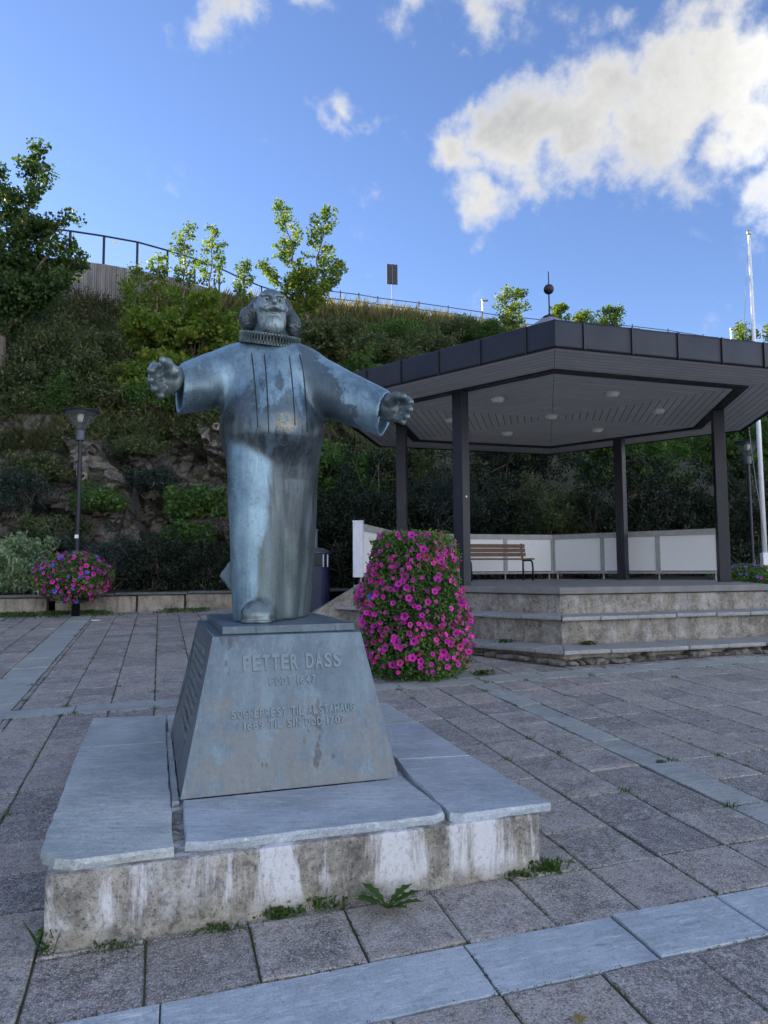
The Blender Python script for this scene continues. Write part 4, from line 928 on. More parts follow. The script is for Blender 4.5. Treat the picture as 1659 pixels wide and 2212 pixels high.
# posts, beams
BZ0, BZ1 = 4.39, 4.55; RB = 3.36
for k in (1, 2, 4, 5):
    p = (hexp(k, RB) + hexp(k + 1, RB)) / 2; tdir = (hexp(k + 1, 1) - hexp(k, 1)).normalized(); ang = math.atan2(tdir.y, tdir.x)
    mb = MB(); mb.box((p.x, p.y, (FZ + BZ0) / 2), (.19, .19, BZ0 - FZ), ang); o = mb.build('post', MAT['post'], bs, bo, bevel=.006)
for k in range(6):
    a0, a1, b0, b1 = hexp(k, RB - .10), hexp(k, RB + .10), hexp(k + 1, RB - .10), hexp(k + 1, RB + .10)
    mb = MB(); mb.prism([a0, a1, b1, b0], BZ0, BZ1); mb.build('beam', MAT['beam'], bs, bo, bevel=.004)
# tiny sticker on the near post
p = (hexp(5, RB) + hexp(6, RB)) / 2; q = at(1012, 1072, p.y - .10); tdir = (hexp(6, 1) - hexp(5, 1)).normalized(); nn = Vector((tdir.y, -tdir.x, 0))
post_n = [o for o in bs.children if o.name.startswith('post')][-1]
mb = MB(); mb.lathe([(.0001, -.002), (.018, -.002), (.018, .002), (.0001, .002)], (p.x + tdir.x * .098, p.y + tdir.y * .098, q.z), 14, (nn, Vector((0, 0, 1)), tdir)); mb.build('sticker', MAT['opal'], post_n, bo)
# soffit boards, laid parallel to each eave
SZ = 4.415; RE = 4.46
mb = MB(); mb.prism([hexp(k, RE) for k in range(6)], SZ + .028, SZ + .05); soff = mb.build('soffit', MAT['beam'], bs, bo)
BW = .128
nb = int(RE * math.cos(math.pi / 6) / BW)
for k in range(6):
    for b_ in range(nb):
        ap0, ap1 = b_ * BW + .006, (b_ + 1) * BW - .008
        ra, rb_ = ap0 / math.cos(math.pi / 6), ap1 / math.cos(math.pi / 6)
        if ra < .02: ra = .02
        g = .004
        A0, A1, B0, B1 = hexp(k, ra), hexp(k, rb_), hexp(k + 1, ra), hexp(k + 1, rb_)
        td = (B1 - A1).normalized() * g
        mb = MB(); mb.prism([A0 + td, A1 + td, B1 - td, B0 - td], SZ, SZ + .022); mb.build('soffit_board', MAT['soffit'], soff, bo)
for i, (px, py) in enumerate([(1074, 864), (1322, 852), (1421, 889), (1190, 901), (1290, 930), (1095, 937), (975, 909)]):
    d = view_dir(px, py); t_ = (SZ - .03 - CAM_H) / d.z; p = Vector((0, 0, CAM_H)) + d * t_
    mb = MB(); mb.lathe([(.0001, -.045), (.075, -.045), (.098, -.030), (.105, -.005), (.12, -.002), (.12, .03)], p, 24); lo_ = mb.build('ceiling_lamp', MAT['opal'], bs, bo, True, bevel=0)
# fascia panels in zinc with dark standing seams, roof, lantern
FZ0, FZ1 = 4.405, 4.765; RF = 4.52
mb = MB(); mb.prism([hexp(k, RF - .04) for k in range(6)], FZ0 + .012, FZ1 - .012); fas = mb.build('fascia', MAT['black'], bs, bo)
for k in range(6):
    a, b = hexp(k, RF), hexp(k + 1, RF); L = (b - a).length; td = (b - a).normalized(); nn = ((a + b) / 2 - HC); nn.z = 0; nn.normalize()
    cuts = [0, .42] + [.42 + (L - .84) / 5 * q for q in range(1, 6)] + [L]
    for c0, c1 in zip(cuts, cuts[1:]):
        e0 = .0 if c0 == 0 else .008; e1 = 0 if c1 == L else .008
        p0, p1 = a + td * (c0 + e0), a + td * (c1 - e1)
        mb = MB(); nx_ = 6; vs = []
        for q in range(nx_ + 1):
            f = q / nx_; p = p0.lerp(p1, f); bul = .006 * math.sin(math.pi * f) * r4.uniform(.3, 1)
            for z, o_ in ((FZ0, -.012), (FZ0, .002), (FZ0 + .03, bul * .6 + .002), (FZ1 - .03, bul + .002), (FZ1, .002), (FZ1, -.03)): vs.append(Vector((p.x, p.y, z)) + nn * o_)
        fs = [[q*6+r_, (q+1)*6+r_, (q+1)*6+r_+1, q*6+r_+1] for q in range(nx_) for r_ in range(5)]
        mb.add(vs, fs); mb.build('fascia_panel', MAT['zinc'], fas, bo, True)
    for c0 in cuts[1:-1]:
        p = a + td * c0; mb = MB(); mb.box((p.x, p.y, (FZ0 + FZ1) / 2), (.018, .05, FZ1 - FZ0 + .006), math.atan2(td.y, td.x)); mb.build('seam_cover', MAT['black'], fas, bo)
apex = 6.33
mb = MB(); vs = [hexp(k, RF - .01, FZ1 - .005) for k in range(6)] + [hexp(k, .34, apex - .16) for k in range(6)]
mb.add(vs, [[k, (k+1) % 6, 6 + (k+1) % 6, 6 + k] for k in range(6)] + [list(range(6, 12))]); roof = mb.build('roof', MAT['zinc'], bs, bo)
for k in range(6):
    for f in np.linspace(0, 1, 8)[:-1]:
        a = hexp(k, RF - .01, FZ1).lerp(hexp(k+1, RF - .01, FZ1), f); b = hexp(k, .34, apex - .155).lerp(hexp(k+1, .34, apex - .155), f)
        mb = MB(); mb.tube([a, b], .012, 4); mb.build('standing_seam', MAT['zinc'], roof, bo)
mb = MB(); mb.add([hexp(k, .40, apex - .16) for k in range(6)] + [hexp(k, .10, apex + .04) for k in range(6)], [[k, (k+1) % 6, 6+(k+1) % 6, 6+k] for k in range(6)] + [list(range(6, 12)), [5, 4, 3, 2, 1, 0]])
mb.build('lantern_cap', MAT['cabinet'], bs, bo)
zb = at(1190, 625, HC.y).z; zs = at(1190, 587, HC.y).z
mb = MB(); mb.lathe([(.13, apex + .02), (.13, apex + .05), (.045, apex + .09), (.014, apex + .12), (.014, zb), (.012, zb + .1), (.009, zs), (.0005, zs + .01)], (HC.x, HC.y, 0), 14); fin = mb.build('finial', MAT['beam'], bs, bo, True)
mb = MB(); mb.lathe([(.098 * math.sin(math.pi * q / 14) + .0002, zb - .098 * math.cos(math.pi * q / 14)) for q in range(15)], (HC.x, HC.y, 0), 22); mb.build('ball', MAT['beam'], fin, bo, True)
# white parapet panels around the back
PR = 3.80; PZ0, PZ1 = 1.44, 2.36
mb = MB(); ring_seg(mb, [2, 3, 4, 5], 3.50, 3.90, -.2, FZ - .004); mb.build('back_ledge', MAT['floor'], bs, bo)
par = MB(); 
pan = []
for k in (2, 3, 4):
    a, b = hexp(k, PR), hexp(k + 1, PR); L = (b - a).length; td = (b - a).normalized(); nn = (HC - (a + b) / 2); nn.z = 0; nn.normalize(); ang = math.atan2(td.y, td.x)
    mid = (a + b) / 2
    mb = MB(); mb.box((mid.x, mid.y, PZ1 - .045), (L + .02, .11, .09), ang); mb.box((mid.x + nn.x * .012, mid.y + nn.y * .012, PZ1 - .10), (L, .085, .03), ang); mb.box((mid.x, mid.y, PZ0 + .025), (L + .02, .09, .05), ang)
    for q in range(4):
        p = a.lerp(b, q / 3); mb.box((p.x, p.y, (PZ0 + PZ1) / 2), (.10 if q in (1, 2) else .14, .075, PZ1 - PZ0 - .06), ang)
    fr = mb.build('parapet_frame', MAT['frame'], bs, bo, bevel=.004)
    for q in range(3):
        p = a.lerp(b, (q + .5) / 3); mb = MB(); mb.box((p.x - nn.x * .004, p.y - nn.y * .004, (PZ0 + PZ1) / 2), (L / 3 - .10, .05, PZ1 - PZ0 - .13), ang); mb.build('panel', MAT['white'], fr, bo)
    for q in range(4):
        p = a.lerp(b, min(.97, max(.03, q / 3))); mb = MB(); mb.tube([(p.x, p.y, FZ - .06), (p.x, p.y, PZ0)], .018, 8); mb.build('leg', MAT['frame'], fr, bo)
p = hexp(5, PR); td = (hexp(5, 1) - hexp(4, 1)).normalized(); ang = math.atan2(td.y, td.x)
mb = MB(); mb.box((p.x + td.x * .05, p.y + td.y * .05, (PZ0 + PZ1) / 2 + .008), (.10, .17, PZ1 - PZ0 + .02), ang); mb.build('parapet_end', MAT['frame_white'], bs, bo, bevel=.008)
mb = MB(); mb.box((p.x + td.x * .05, p.y + td.y * .05, PZ1 + .03), (.112, .182, .03), ang); mb.build('parapet_cap', MAT['frame_white'], bs, bo, bevel=.006)

# ------------------------------------------------------------------ bench on the stage
bdir = (hexp(4, 1) - hexp(3, 1)).normalized()     # along the back side, right to left
bn = (HC - (hexp(3, 1) + hexp(4, 1)) / 2 ); bn.z = 0; bn = Vector((-( (hexp(3,1)+hexp(4,1))/2 - HC).x, -((hexp(3,1)+hexp(4,1))/2 - HC).y, 0)).normalized()
br = at(1134, 1246, 15.4); br = Vector((br.x, br.y, FZ))
bench = empty('bench', br + bdir * .9, 'brown slatted bench with curved black tube frame on the bandstand stage', 'bench'); beo = bench.location.copy(); beo = Vector(bench.location)
for x in (0.05, 1.45):
    p = br + bdir * x; mb = MB()
    side = lambda f, z: p + bn * f + Vector((0, 0, z))
    mb.tube([side(.02, 0), side(.02, .42), side(0, .45), side(-.06, .70), side(-.065, .76), side(-.04, .775)], .020, 8); mb.build('back_leg', MAT['black'], bench, beo, True)
    mb = MB(); mb.tube([side(.44, 0), side(.44, .28), side(.425, .36), side(.385, .41), side(.33, .425), side(.02, .42)], .020, 8); mb.build('front_leg', MAT['black'], bench, beo, True)
for q in range(4):
    p = br + bdir * .75 + bn * (.05 + .095 * q) + Vector((0, 0, .452)); mb = MB(); mb.box(p, (1.56, .08, .034), math.atan2(bdir.y, bdir.x)); mb.build('seat_slat', MAT['bench'], bench, beo, bevel=.004)
for q in range(3):
    p = br + bdir * .75 + bn * (-.012 - .02 * q) + Vector((0, 0, .55 + .092 * q)); mb = MB(); mb.box(p, (1.56, .03, .08), math.atan2(bdir.y, bdir.x)); mb.build('back_slat', MAT['bench'], bench, beo, bevel=.004)

# ------------------------------------------------------------------ litter bin and cabinet
bp = Vector((-1.36, 15.0, gz(-1.36, 15.0)))
bp = at(682, 1312, 15.2); bp.z = gz(bp.x, bp.y)
bn_ = empty('litter_bin', bp, 'navy blue litter bin with domed grey hood behind the statue', 'litter bin')
mb = MB(); bh = at(690, 1196, bp.y).z - bp.z
def rsq(r, z, n=24, p_=4): return [Vector((bp.x + r * math.copysign(abs(math.cos(2*math.pi*k/n)) ** (2/p_), math.cos(2*math.pi*k/n)), bp.y + r * math.copysign(abs(math.sin(2*math.pi*k/n)) ** (2/p_), math.sin(2*math.pi*k/n)), z)) for k in range(n)]
def loft(mb, rings):
    n = len(rings[0]); vs = [p for r_ in rings for p in r_]
    mb.add(vs, [[i*n+k, i*n+(k+1) % n, (i+1)*n+(k+1) % n, (i+1)*n+k] for i in range(len(rings)-1) for k in range(n)] + [list(range(n))[::-1], [(len(rings)-1)*n+k for k in range(n)]])
rb = .29
loft(mb, [rsq(rb * .96, bp.z), rsq(rb, bp.z + .02), rsq(rb, bp.z + bh - .02)]); body = mb.build('bin_body', MAT['bin'], bn_, bp, bevel=.004)
mb = MB(); loft(mb, [rsq(rb * 1.06, bp.z + bh - .02), rsq(rb * 1.06, bp.z + bh + .03), rsq(rb * .9, bp.z + bh + .075), rsq(rb * .6, bp.z + bh + .115), rsq(rb * .2, bp.z + bh + .13)]); mb.build('hood', MAT['bin_top'], bn_, bp, True)
mb = MB(); mb.box((bp.x + .09, bp.y - rb - .002, bp.z + bh - .16), (.17, .02, .20)); mb.build('slot', MAT['black'], body, bp, bevel=.02)
for dx in (.185, .275): 
    mb = MB(); mb.box((bp.x + dx, bp.y - rb - .004, bp.z + bh - .15), (.025, .012, .26)); mb.build('label_strip', MAT['frame_white'], body, bp)
cp = at(668, 1300, 16.6); cp.z = gz(cp.x, cp.y); ch_ = at(675, 1147, 16.6).z - cp.z
cab = empty('utility_cabinet', cp, 'slim grey utility cabinet standing behind the blue litter bin', 'cabinet')
mb = MB(); mb.box((cp.x, cp.y, cp.z + ch_ / 2), (.36, .28, ch_)); cb = mb.build('housing', MAT['cabinet'], cab, cp, bevel=.015)
mb = MB(); mb.box((cp.x, cp.y, cp.z + ch_ + .015), (.40, .32, .03)); mb.build('lid', MAT['cabinet'], cab, cp, bevel=.012)
mb = MB(); mb.box((cp.x + .1, cp.y - .142, cp.z + ch_ - .35), (.07, .006, .02)); mb.build('lock_plate', MAT['black'], cab, cp)

# ------------------------------------------------------------------ lamps, flagpole
def street_lamp(base, top_z, head_r, label, sticker=None):
    r_ = empty('street_lamp', base, label, 'street lamp', 'conical street lamps'); H_ = top_z - base.z; b = base
    mb = MB(); mb.lathe([(.080, 0), (.080, .75), (.072, .80), (.048, .84), (.042, H_ - .62), (.042, H_ - .6)], b, 18); mb.build('pole', MAT['lampblack'], r_, b, True)
    mb = MB(); mb.lathe([(.082, H_ - .66), (.086, H_ - .64), (.086, H_ - .46), (.06, H_ - .43)], b, 18); mb.build('collar', MAT['bin_top'], r_, b)
    mb = MB(); n = 32; prof = [(.065, H_ - .44), (head_r * .93, H_ - .07)]
    vs = [Vector(b) + Vector((math.cos(2*math.pi*k/n) * rr_, math.sin(2*math.pi*k/n) * rr_, hh_)) for rr_, hh_ in prof for k in range(n)]
    mb.add(vs, [[k, (k+1) % n, n + (k+1) % n, n + k] for k in range(n)]); mb.build('glass_cone', MAT['glass'], r_, b, True)
    for q in range(5):
        a = 2 * math.pi * q / 5 + .35; mb = MB(); mb.tube([b + Vector((math.cos(a) * .06, math.sin(a) * .06, H_ - .45)), b + Vector((math.cos(a) * head_r * .95, math.sin(a) * head_r * .95, H_ - .06))], .011, 6); mb.build('strut', MAT['bin_top'], r_, b)
    mb = MB(); mb.lathe([(head_r * .9, H_ - .075), (head_r, H_ - .07), (head_r, H_ - .045), (head_r * .5, H_ - .012), (.02, H_)], b, 36); mb.build('hood', MAT['lampblack'], r_, b, True)
    mb = MB(); mb.lathe([(.03, H_ - .28), (.065, H_ - .25), (.075, H_ - .13), (.05, H_ - .10)], b, 16); mb.build('bulb_cover', MAT['opal'], r_, b, True)
    if sticker: mb = MB(); mb.box(b + Vector((0, -.052, sticker)), (.075, .012, .075)); mb.build('sticker', MAT['opal'], r_, b)
    return r_
lp = at(163, 1331, 14.7); lp.z = gz(lp.x, lp.y)
street_lamp(lp, at(175, 884, 14.7).z, .36, 'black conical street lamp in front of the rock face at the left', 1.62)
rp_ = at(1627, 1236, 19.3); rp_.z = .95
street_lamp(rp_, at(1608, 951, 19.3).z, .345, 'black conical street lamp beside the white flagpole')
fp = at(1655, 1250, 17.5); fp.z = .85
ftop = at(1617, 497, 17.5); fl = empty('flagpole', fp, 'tall white flagpole at the right of the bandstand', 'flagpole'); Hf = ftop.z - fp.z
lean = Vector((ftop.x - at(1655, 1250, 17.5).x + .0, 0, 0))
mb = MB(); mb.tube([fp, fp + Vector((lean.x * .5, 0, Hf * .5)), fp + Vector((lean.x, 0, Hf - .12))], [.062, .055, .032], 16); mb.build('pole', MAT['white_pole'], fl, fp, True)
mb = MB(); mb.lathe([(.02, -.14), (.05, -.12), (.055, -.07), (.05, -.02), (.012, 0)], fp + Vector((lean.x, 0, Hf)), 14); mb.build('cap', MAT['steel'], fl, fp, True)
mb = MB(); mb.box((fp.x + .02, fp.y, fp.z + .45), (.22, .16, at(1650, 1180, 17.5).z - fp.z)); mb.build('bracket', MAT['white_pole'], fl, fp, bevel=.01)
mb = MB(); pts = [fp + Vector((lean.x, -.05, Hf - .15))] + [fp + Vector((lean.x * (1 - f) - .30 * math.sin(math.pi * min(1, f * 1.15)), -.06, Hf * (1 - f) + .2 * f)) for f in np.linspace(.08, .97, 12)]
mb.tube(pts, .006, 5); mb.build('halyard', MAT['frame'], fl, fp)
# ------------------------------------------------------------------ hillside
#        base X,Y     ridge X,Y,Z        cliff share (0 none .. 1)
CTRL = [(-62, -6, -72, 8, 19.0, .6), (-40, 8, -47, 18, 18.0, .7), (-26, 14.5, -30, 21.5, 15.8, .9), (-15, 17.4, -18, 23.8, 12.4, 1), (-11, 18.0, -13.4, 24.9, 11.4, 1), (-8.6, 18.3, -11.5, 25.8, 11.6, 1), (-6.2, 18.5, -9.8, 28.3, 12.0, 1), (-3.8, 18.8, -7.5, 32.8, 13.4, .95), (-1.6, 19.2, -4.55, 37, 14.8, .6), (.6, 19.8, -2.45, 40, 15.8, .3), (3.0, 20.6, 2.0, 44, 16.75, .1), (6.0, 21.4, 8.1, 48, 17.3, 0), (10, 22.2, 15.9, 52, 17.7, 0), (18, 23.5, 31.2, 58, 18.4, 0), (32, 24, 55, 66, 19, 0), (60, 20, 90, 60, 19.5, 0)]
CT = np.array(CTRL, float); sc_par = np.concatenate([[0], np.cumsum(np.hypot(np.diff(CT[:, 0]), np.diff(CT[:, 1])) * .5 + np.hypot(np.diff(CT[:, 2]), np.diff(CT[:, 3])) * .5)])
def hill_ctrl(s): return [np.interp(s, sc_par, CT[:, k]) for k in range(6)]
def hill_raw(s, t_):
    bx, by, rx, ry, rz, cl = hill_ctrl(s)
    bz = gz(bx, by) + .25
    # cliff profile: first steep to .42 of the height, then a slope
    tt = np.array([0, .10, .22, .42, 1.0]); hz = np.array([0, .05, .24, .40, 1.0]); hh = np.array([0, .015, .06, .13, 1.0])
    ht = np.interp(t_, tt, hh) * cl + t_ ** 1.05 * (1 - cl); zt = np.interp(t_, tt, hz) * cl + (t_ * 1.03 - .03 * t_ ** 2) * (1 - cl)
    return Vector((bx + (rx - bx) * ht, by + (ry - by) * ht, bz + (rz - bz) * zt))
def hill_pt(s, t_, disp=True):
    p = hill_raw(s, t_)
    if not disp: return p
    cl = hill_ctrl(s)[5]; w = min(1, t_ * 12) * (1 - max(0, (t_ - .93) / .07))
    n1 = noise.fractal(p * .35, .9, 2.1, 4)
    cell = noise.cell(Vector((p.x * .9 + .35 * p.z + noise.noise(p * .7) * .7, p.y * .5, p.z * 1.25 + .25 * p.x + noise.noise(p * .8 + Vector((5, 0, 0))) * .6)))
    cell2 = noise.cell(Vector((p.x * 2.3 - .5 * p.z + noise.noise(p * 2) * .4, 3, p.z * 2.9 + .4 * p.x)))
    rockz = max(0, 1 - max(0, t_ - .40) / .08) * cl
    out_ = Vector((.1, -1, .15))
    amt = n1 * .35 + rockz * (cell * .75 + cell2 * .22 + noise.noise(p * 5) * .06 - .25)
    return p + out_ * (amt * w)
cols = np.concatenate([np.linspace(0, sc_par[3], 30)[:-1], np.linspace(sc_par[3], sc_par[9], 260)[:-1], np.linspace(sc_par[9], sc_par[13], 110)[:-1], np.linspace(sc_par[13], sc_par[-1], 20)])
rows = np.concatenate([np.linspace(0, .44, 90)[:-1], np.linspace(.44, 1, 70)])
vs = [hill_pt(s, t_) for s in cols for t_ in rows]; nR = len(rows)
HV = np.array(vs).reshape(len(cols), nR, 3)
fs = [[i*nR+j, (i+1)*nR+j, (i+1)*nR+j+1, i*nR+j+1] for i in range(len(cols)-1) for j in range(nR-1)]
b0 = len(vs)
for i, s in enumerate(cols):      # plateau behind the ridge and a skirt below the foot
    p = vs[i*nR + nR - 1]; q = Vector((p.x * 1.0 - 6 , p.y + 70, p.z - 1.5)); vs.append(q)
for i, s in enumerate(cols): p = vs[i*nR]; vs.append(Vector((p.x, p.y, p.z - 2)))
n = len(cols)
for i in range(n - 1): fs.append([i*nR+nR-1, (i+1)*nR+nR-1, b0+i+1, b0+i]); fs.append([b0+n+i, b0+n+i+1, (i+1)*nR, i*nR])
me = bpy.data.meshes.new('hillside'); me.from_pydata([tuple(p) for p in vs], [], fs); hill = link_mesh('hillside', me, MAT['hill'], None); tag(hill, kind='structure')
# planting bed between the paving and the foot of the hill
me = bpy.data.meshes.new('planting_bed'); bl = [(-30, 12.2), (-16, 14.2), (-8.0, 15.15), (-3.4, 16.1), (-1.5, 16.5), (1.0, 17.6), (4, 18.2), (8.5, 17.2), (13, 17.0), (30, 17)]; fr_ = [(-30, 20), (-16, 21), (-8, 20.5), (-3.4, 21), (-1.5, 21.5), (1, 22), (4, 23), (8.5, 24), (13, 25), (30, 27)]
vv = [(x, y, gz(x, y) + .30) for x, y in bl] + [(x, y, gz(x, y) + .55) for x, y in fr_]; nb_ = len(bl)
me.from_pydata(vv, [], [[i, i+1, nb_+i+1, nb_+i] for i in range(nb_-1)]); tag(link_mesh('planting_bed', me, MAT['soil']), kind='structure')
# kerb wall of rough blocks with slate caps
kw = empty('kerb_wall', at(250, 1300, 15.2), 'low kerb wall of pale streaked stone blocks with dark slate caps below the shrubs', 'kerb wall'); ko = Vector(kw.location); r5 = random.Random(9)
def kpath(x): return np.interp(x, [-16, -8.0, -3.38, -1.2], [14.15, 14.95, 15.9, 16.2])
x = -13.0
while x < -1.4:
    w = r5.uniform(.8, 1.7); x2 = x + w; y, y2 = kpath(x), kpath(x2 - .06); d = Vector((x2 - .06 - x, y2 - y, 0)); ang = math.atan2(d.y, d.x); m = Vector((x, y, 0)) + d / 2; g = gz(m.x, m.y)
    mb = MB(); mb.box((m.x, m.y + .11, g + .13), (d.length, .22, .42 + r5.uniform(-.02, .02)), ang); o = mb.build('stone_block', MAT['kerb'], kw, ko, bevel=.03, seg=3)
    x = x2 + r5.choice([-.03, -.03, .02, .10])
x = -13.0
while x < -1.4:
    w = r5.uniform(1.0, 1.6); x2 = x + w; y, y2 = kpath(x), kpath(x2 - .012); d = Vector((x2 - .012 - x, y2 - y, 0)); m = Vector((x, y, 0)) + d / 2; g = gz(m.x, m.y)
    mb = MB(); mb.box((m.x, m.y + .12, g + .375), (d.length, .32, .05), math.atan2(d.y, d.x)); mb.build('cap_slab', MAT['kerb_cap'], kw, ko, bevel=.008); x = x2
# ------------------------------------------------------------------ ridge: wall, railing, fence, sign
def ridge(px, top_y, Y): return at(px, top_y, Y)
wall_pts = [(-60, 556, 24.6), (60, 556, 25.2), (150, 563, 26), (225, 573, 27), (297, 585, 28.2), (362, 599, 29.7), (425, 617, 31.5), (478, 633, 33.2), (540, 650, 35.2), (590, 662, 36.8)]
wp = [at(*q) for q in wall_pts]
wall = empty('retaining_wall', wp[3] - Vector((0, 0, 2.2)), 'curved grey board-marked concrete wall along the top of the hill', 'wall'); wo = Vector(wall.location)
mb = MB(); vs = []; 
dens = []
for a, b in zip(wp, wp[1:]):
    for q in range(8): dens.append(a.lerp(b, q / 8))
dens.append(wp[-1])
for i, p in enumerate(dens):
    d = (dens[min(i+1, len(dens)-1)] - dens[max(i-1, 0)]); nn = Vector((d.y, -d.x, 0)).normalized()
    for off, z in ((.12, -3.2), (.12, 0), (-.15, 0), (-.15, -3.2)): vs.append(p + nn * off + Vector((0, 0, z)))
nd = len(dens); mb.add(vs, [[i*4+k, (i+1)*4+k, (i+1)*4+k+1, i*4+k+1] for i in range(nd-1) for k in range(3)] + [[0, 1, 2, 3], [nd*4-1, nd*4-2, nd*4-3, nd*4-4]]); mb.build('wall_body', MAT['wall'], wall, wo)
# vertical board ribs proud of the face
s_ = 0
for i in range(0, nd - 1):
    for q in range(2):
        p = dens[i].lerp(dens[i+1], q / 2 + .1); d = (dens[i+1] - dens[i]); nn = Vector((d.y, -d.x, 0)).normalized(); td = Vector((d.x, d.y, 0)).normalized(); w = d.length * .36
        mb = MB(); mb.box(p + nn * (.126 + .012 * r5.random()) + Vector((0, 0, -1.62)), (w, .03, 3.16), ax=(td, nn, Vector((0, 0, 1)))); mb.build('board_mark', MAT['wall'], wall, wo)
rail_top = [(152, 499, 26), (225, 510, 27), (297, 523, 28.2), (362, 541, 29.7), (421, 559, 31.5), (474, 579, 33.2), (518, 600, 35.0), (565, 619, 36.8), (612, 634, 38.5)]
rt = [at(*q) for q in rail_top]
rail = empty('glass_railing', rt[3] - Vector((0, 0, 1.1)), 'black steel railing with clear panes on top of the concrete wall', 'railing'); rlo = Vector(rail.location)
bases = []
for i, p in enumerate(rt):
    if i < len(wp) - 3: bz = wp[min(i + 2, len(wp)-1)].z
    else: bz = p.z - 1.0
    bases.append(bz); mb = MB(); mb.box((p.x, p.y, (p.z + bz) / 2 - .05), (.075, .075, p.z - bz + .1)); mb.build('post', MAT['black'], rail, rlo)
mb = MB(); mb.tube([at(60, 488, 25.2)] + rt, .038, 8); mb.build('top_rail', MAT['black'], rail, rlo, True)
for i in range(len(rt) - 1):
    a, b = rt[i], rt[i+1]; mb = MB(); td = (b - a).normalized() * .06; A, B = a + td, b - td
    th = Vector((.004, -.004, 0)); vs = [A + Vector((0, 0, -.06)), B + Vector((0, 0, -.06)), Vector((B.x, B.y, bases[i+1] + .06)), Vector((A.x, A.y, bases[i] + .06))]
    mb.add(vs + [p + th * 2 for p in vs], [[0, 1, 2, 3], [7, 6, 5, 4], [0, 4, 5, 1], [1, 5, 6, 2], [2, 6, 7, 3], [3, 7, 4, 0]]); gl = mb.build('pane', MAT['railglass'], rail, rlo)
    if i == 1:
        c_ = at(250, 524, 27.35); mb = MB(); mb.lathe([(.0001, -.004), (.07, -.004), (.07, .004), (.0001, .004)], c_ + Vector((0, -.03, 0)), 18, (Vector((1, 0, 0)), Vector((0, 0, 1)), Vector((0, -1, 0)))); mb.build('round_sticker', MAT['cream'], gl, rlo)
# three-rail fence along the road to the right
fence_pts = [(640, 622, 37.5), (735, 632, 40), (775, 637, 41), (816, 644, 42), (905, 655, 44), (968, 664, 45.5), (1042, 675, 47), (1090, 682, 48), (1170, 690, 49.5), (1268, 696, 51), (1366, 704, 52.5), (1443, 713, 54), (1519, 725, 55.5), (1600, 738, 57), (1700, 752, 59)]
fpp = [at(*q) for q in fence_pts]; fence = empty('road_fence', fpp[4] - Vector((0, 0, 1.2)), 'thin dark three-rail fence along the road above the grassy slope', 'fence'); fo = Vector(fence.location)
for i, p in enumerate(fpp):
    mb = MB(); mb.tube([p + Vector((0, 0, -1.6)), p + Vector((0, 0, .12))], .04, 7); mb.build('post', MAT['black'], fence, fo)
for k, dz in enumerate((0, -.42, -.84)):
    for i0, i1 in ((0, 6), (6, len(fpp) - 1)):
        mb = MB(); mb.tube([p + Vector((0, -.04, dz - (.04 if i0 else 0))) for p in fpp[i0:i1+1]], .028, 6); mb.build('rail', MAT['black'], fence, fo)
sp_ = at(848, 676, 42.5); st_ = at(847, 569, 42.5); sg = empty('road_sign', sp_, 'dark back of a rectangular road sign on a thin pole above the slope', 'sign')
mb = MB(); mb.tube([sp_ + Vector((0, 0, -.6)), st_], .03, 8); mb.build('pole', MAT['cabinet'], sg, sp_)
s0_, s1_ = at(835, 572, 42.5), at(859, 615, 42.5); mb = MB(); mb.box(((s0_.x+s1_.x)/2, 42.45, (s0_.z+s1_.z)/2), ((s1_.x-s0_.x), .05, (s0_.z-s1_.z)), R(12)); pl_ = mb.build('plate', MAT['black'], sg, sp_, bevel=.01)
mb = MB(); mb.box(((s0_.x+s1_.x)/2, 42.40, (s0_.z+s1_.z)/2), (.06, .05, s0_.z-s1_.z), R(12)); mb.build('channel', MAT['bin_top'], pl_, sp_)
for px, y0, y1, Y, lab in ((1043, 650, 690, 50, 'tiny distant road lamp behind the fence near the dry grass'), (1579, 712, 752, 57, 'tiny distant road lamp above the bandstand roof near the flagpole')):
    a, b = at(px, y1, Y), at(px, y0, Y); l_ = empty('road_lamp', a, lab, 'street lamp', 'distant road lamps'); mb = MB(); mb.tube([a + Vector((0, 0, -1.5)), b], .06, 8); mb.build('pole', MAT['steel'], l_, a)
    mb = MB(); mb.box(b + Vector((.14, 0, .06)), (.50, .25, .16)); mb.build('lamp_head', MAT['steel'], l_, a, bevel=.05)

# ------------------------------------------------------------------ foliage
def leaf_tris(C, size, rg, up=.35, aspect=.62, fold=.25):
    """C (n,3) centres; size (n,) -> verts, tris; folded kite leaves"""
    n = len(C); d = rg.normal(size=(n, 3)); d /= np.linalg.norm(d, axis=1)[:, None]
    nn = rg.normal(size=(n, 3)); nn[:, 2] += up * 3; nn -= d * (nn * d).sum(1)[:, None]; nn /= np.linalg.norm(nn, axis=1)[:, None] + 1e-9
    b = np.cross(nn, d); s = size[:, None]
    V = np.empty((n, 4, 3)); V[:, 0] = C - d * s * .5; V[:, 2] = C + d * s * .5 - nn * s * .12; V[:, 1] = C + b * s * aspect * .5 + nn * s * fold * .5; V[:, 3] = C - b * s * aspect * .5 + nn * s * fold * .5
    base = np.arange(n)[:, None] * 4
    T = np.concatenate([base + [[0, 1, 2]], base + [[0, 2, 3]]], 0)
    return V.reshape(-1, 3), T
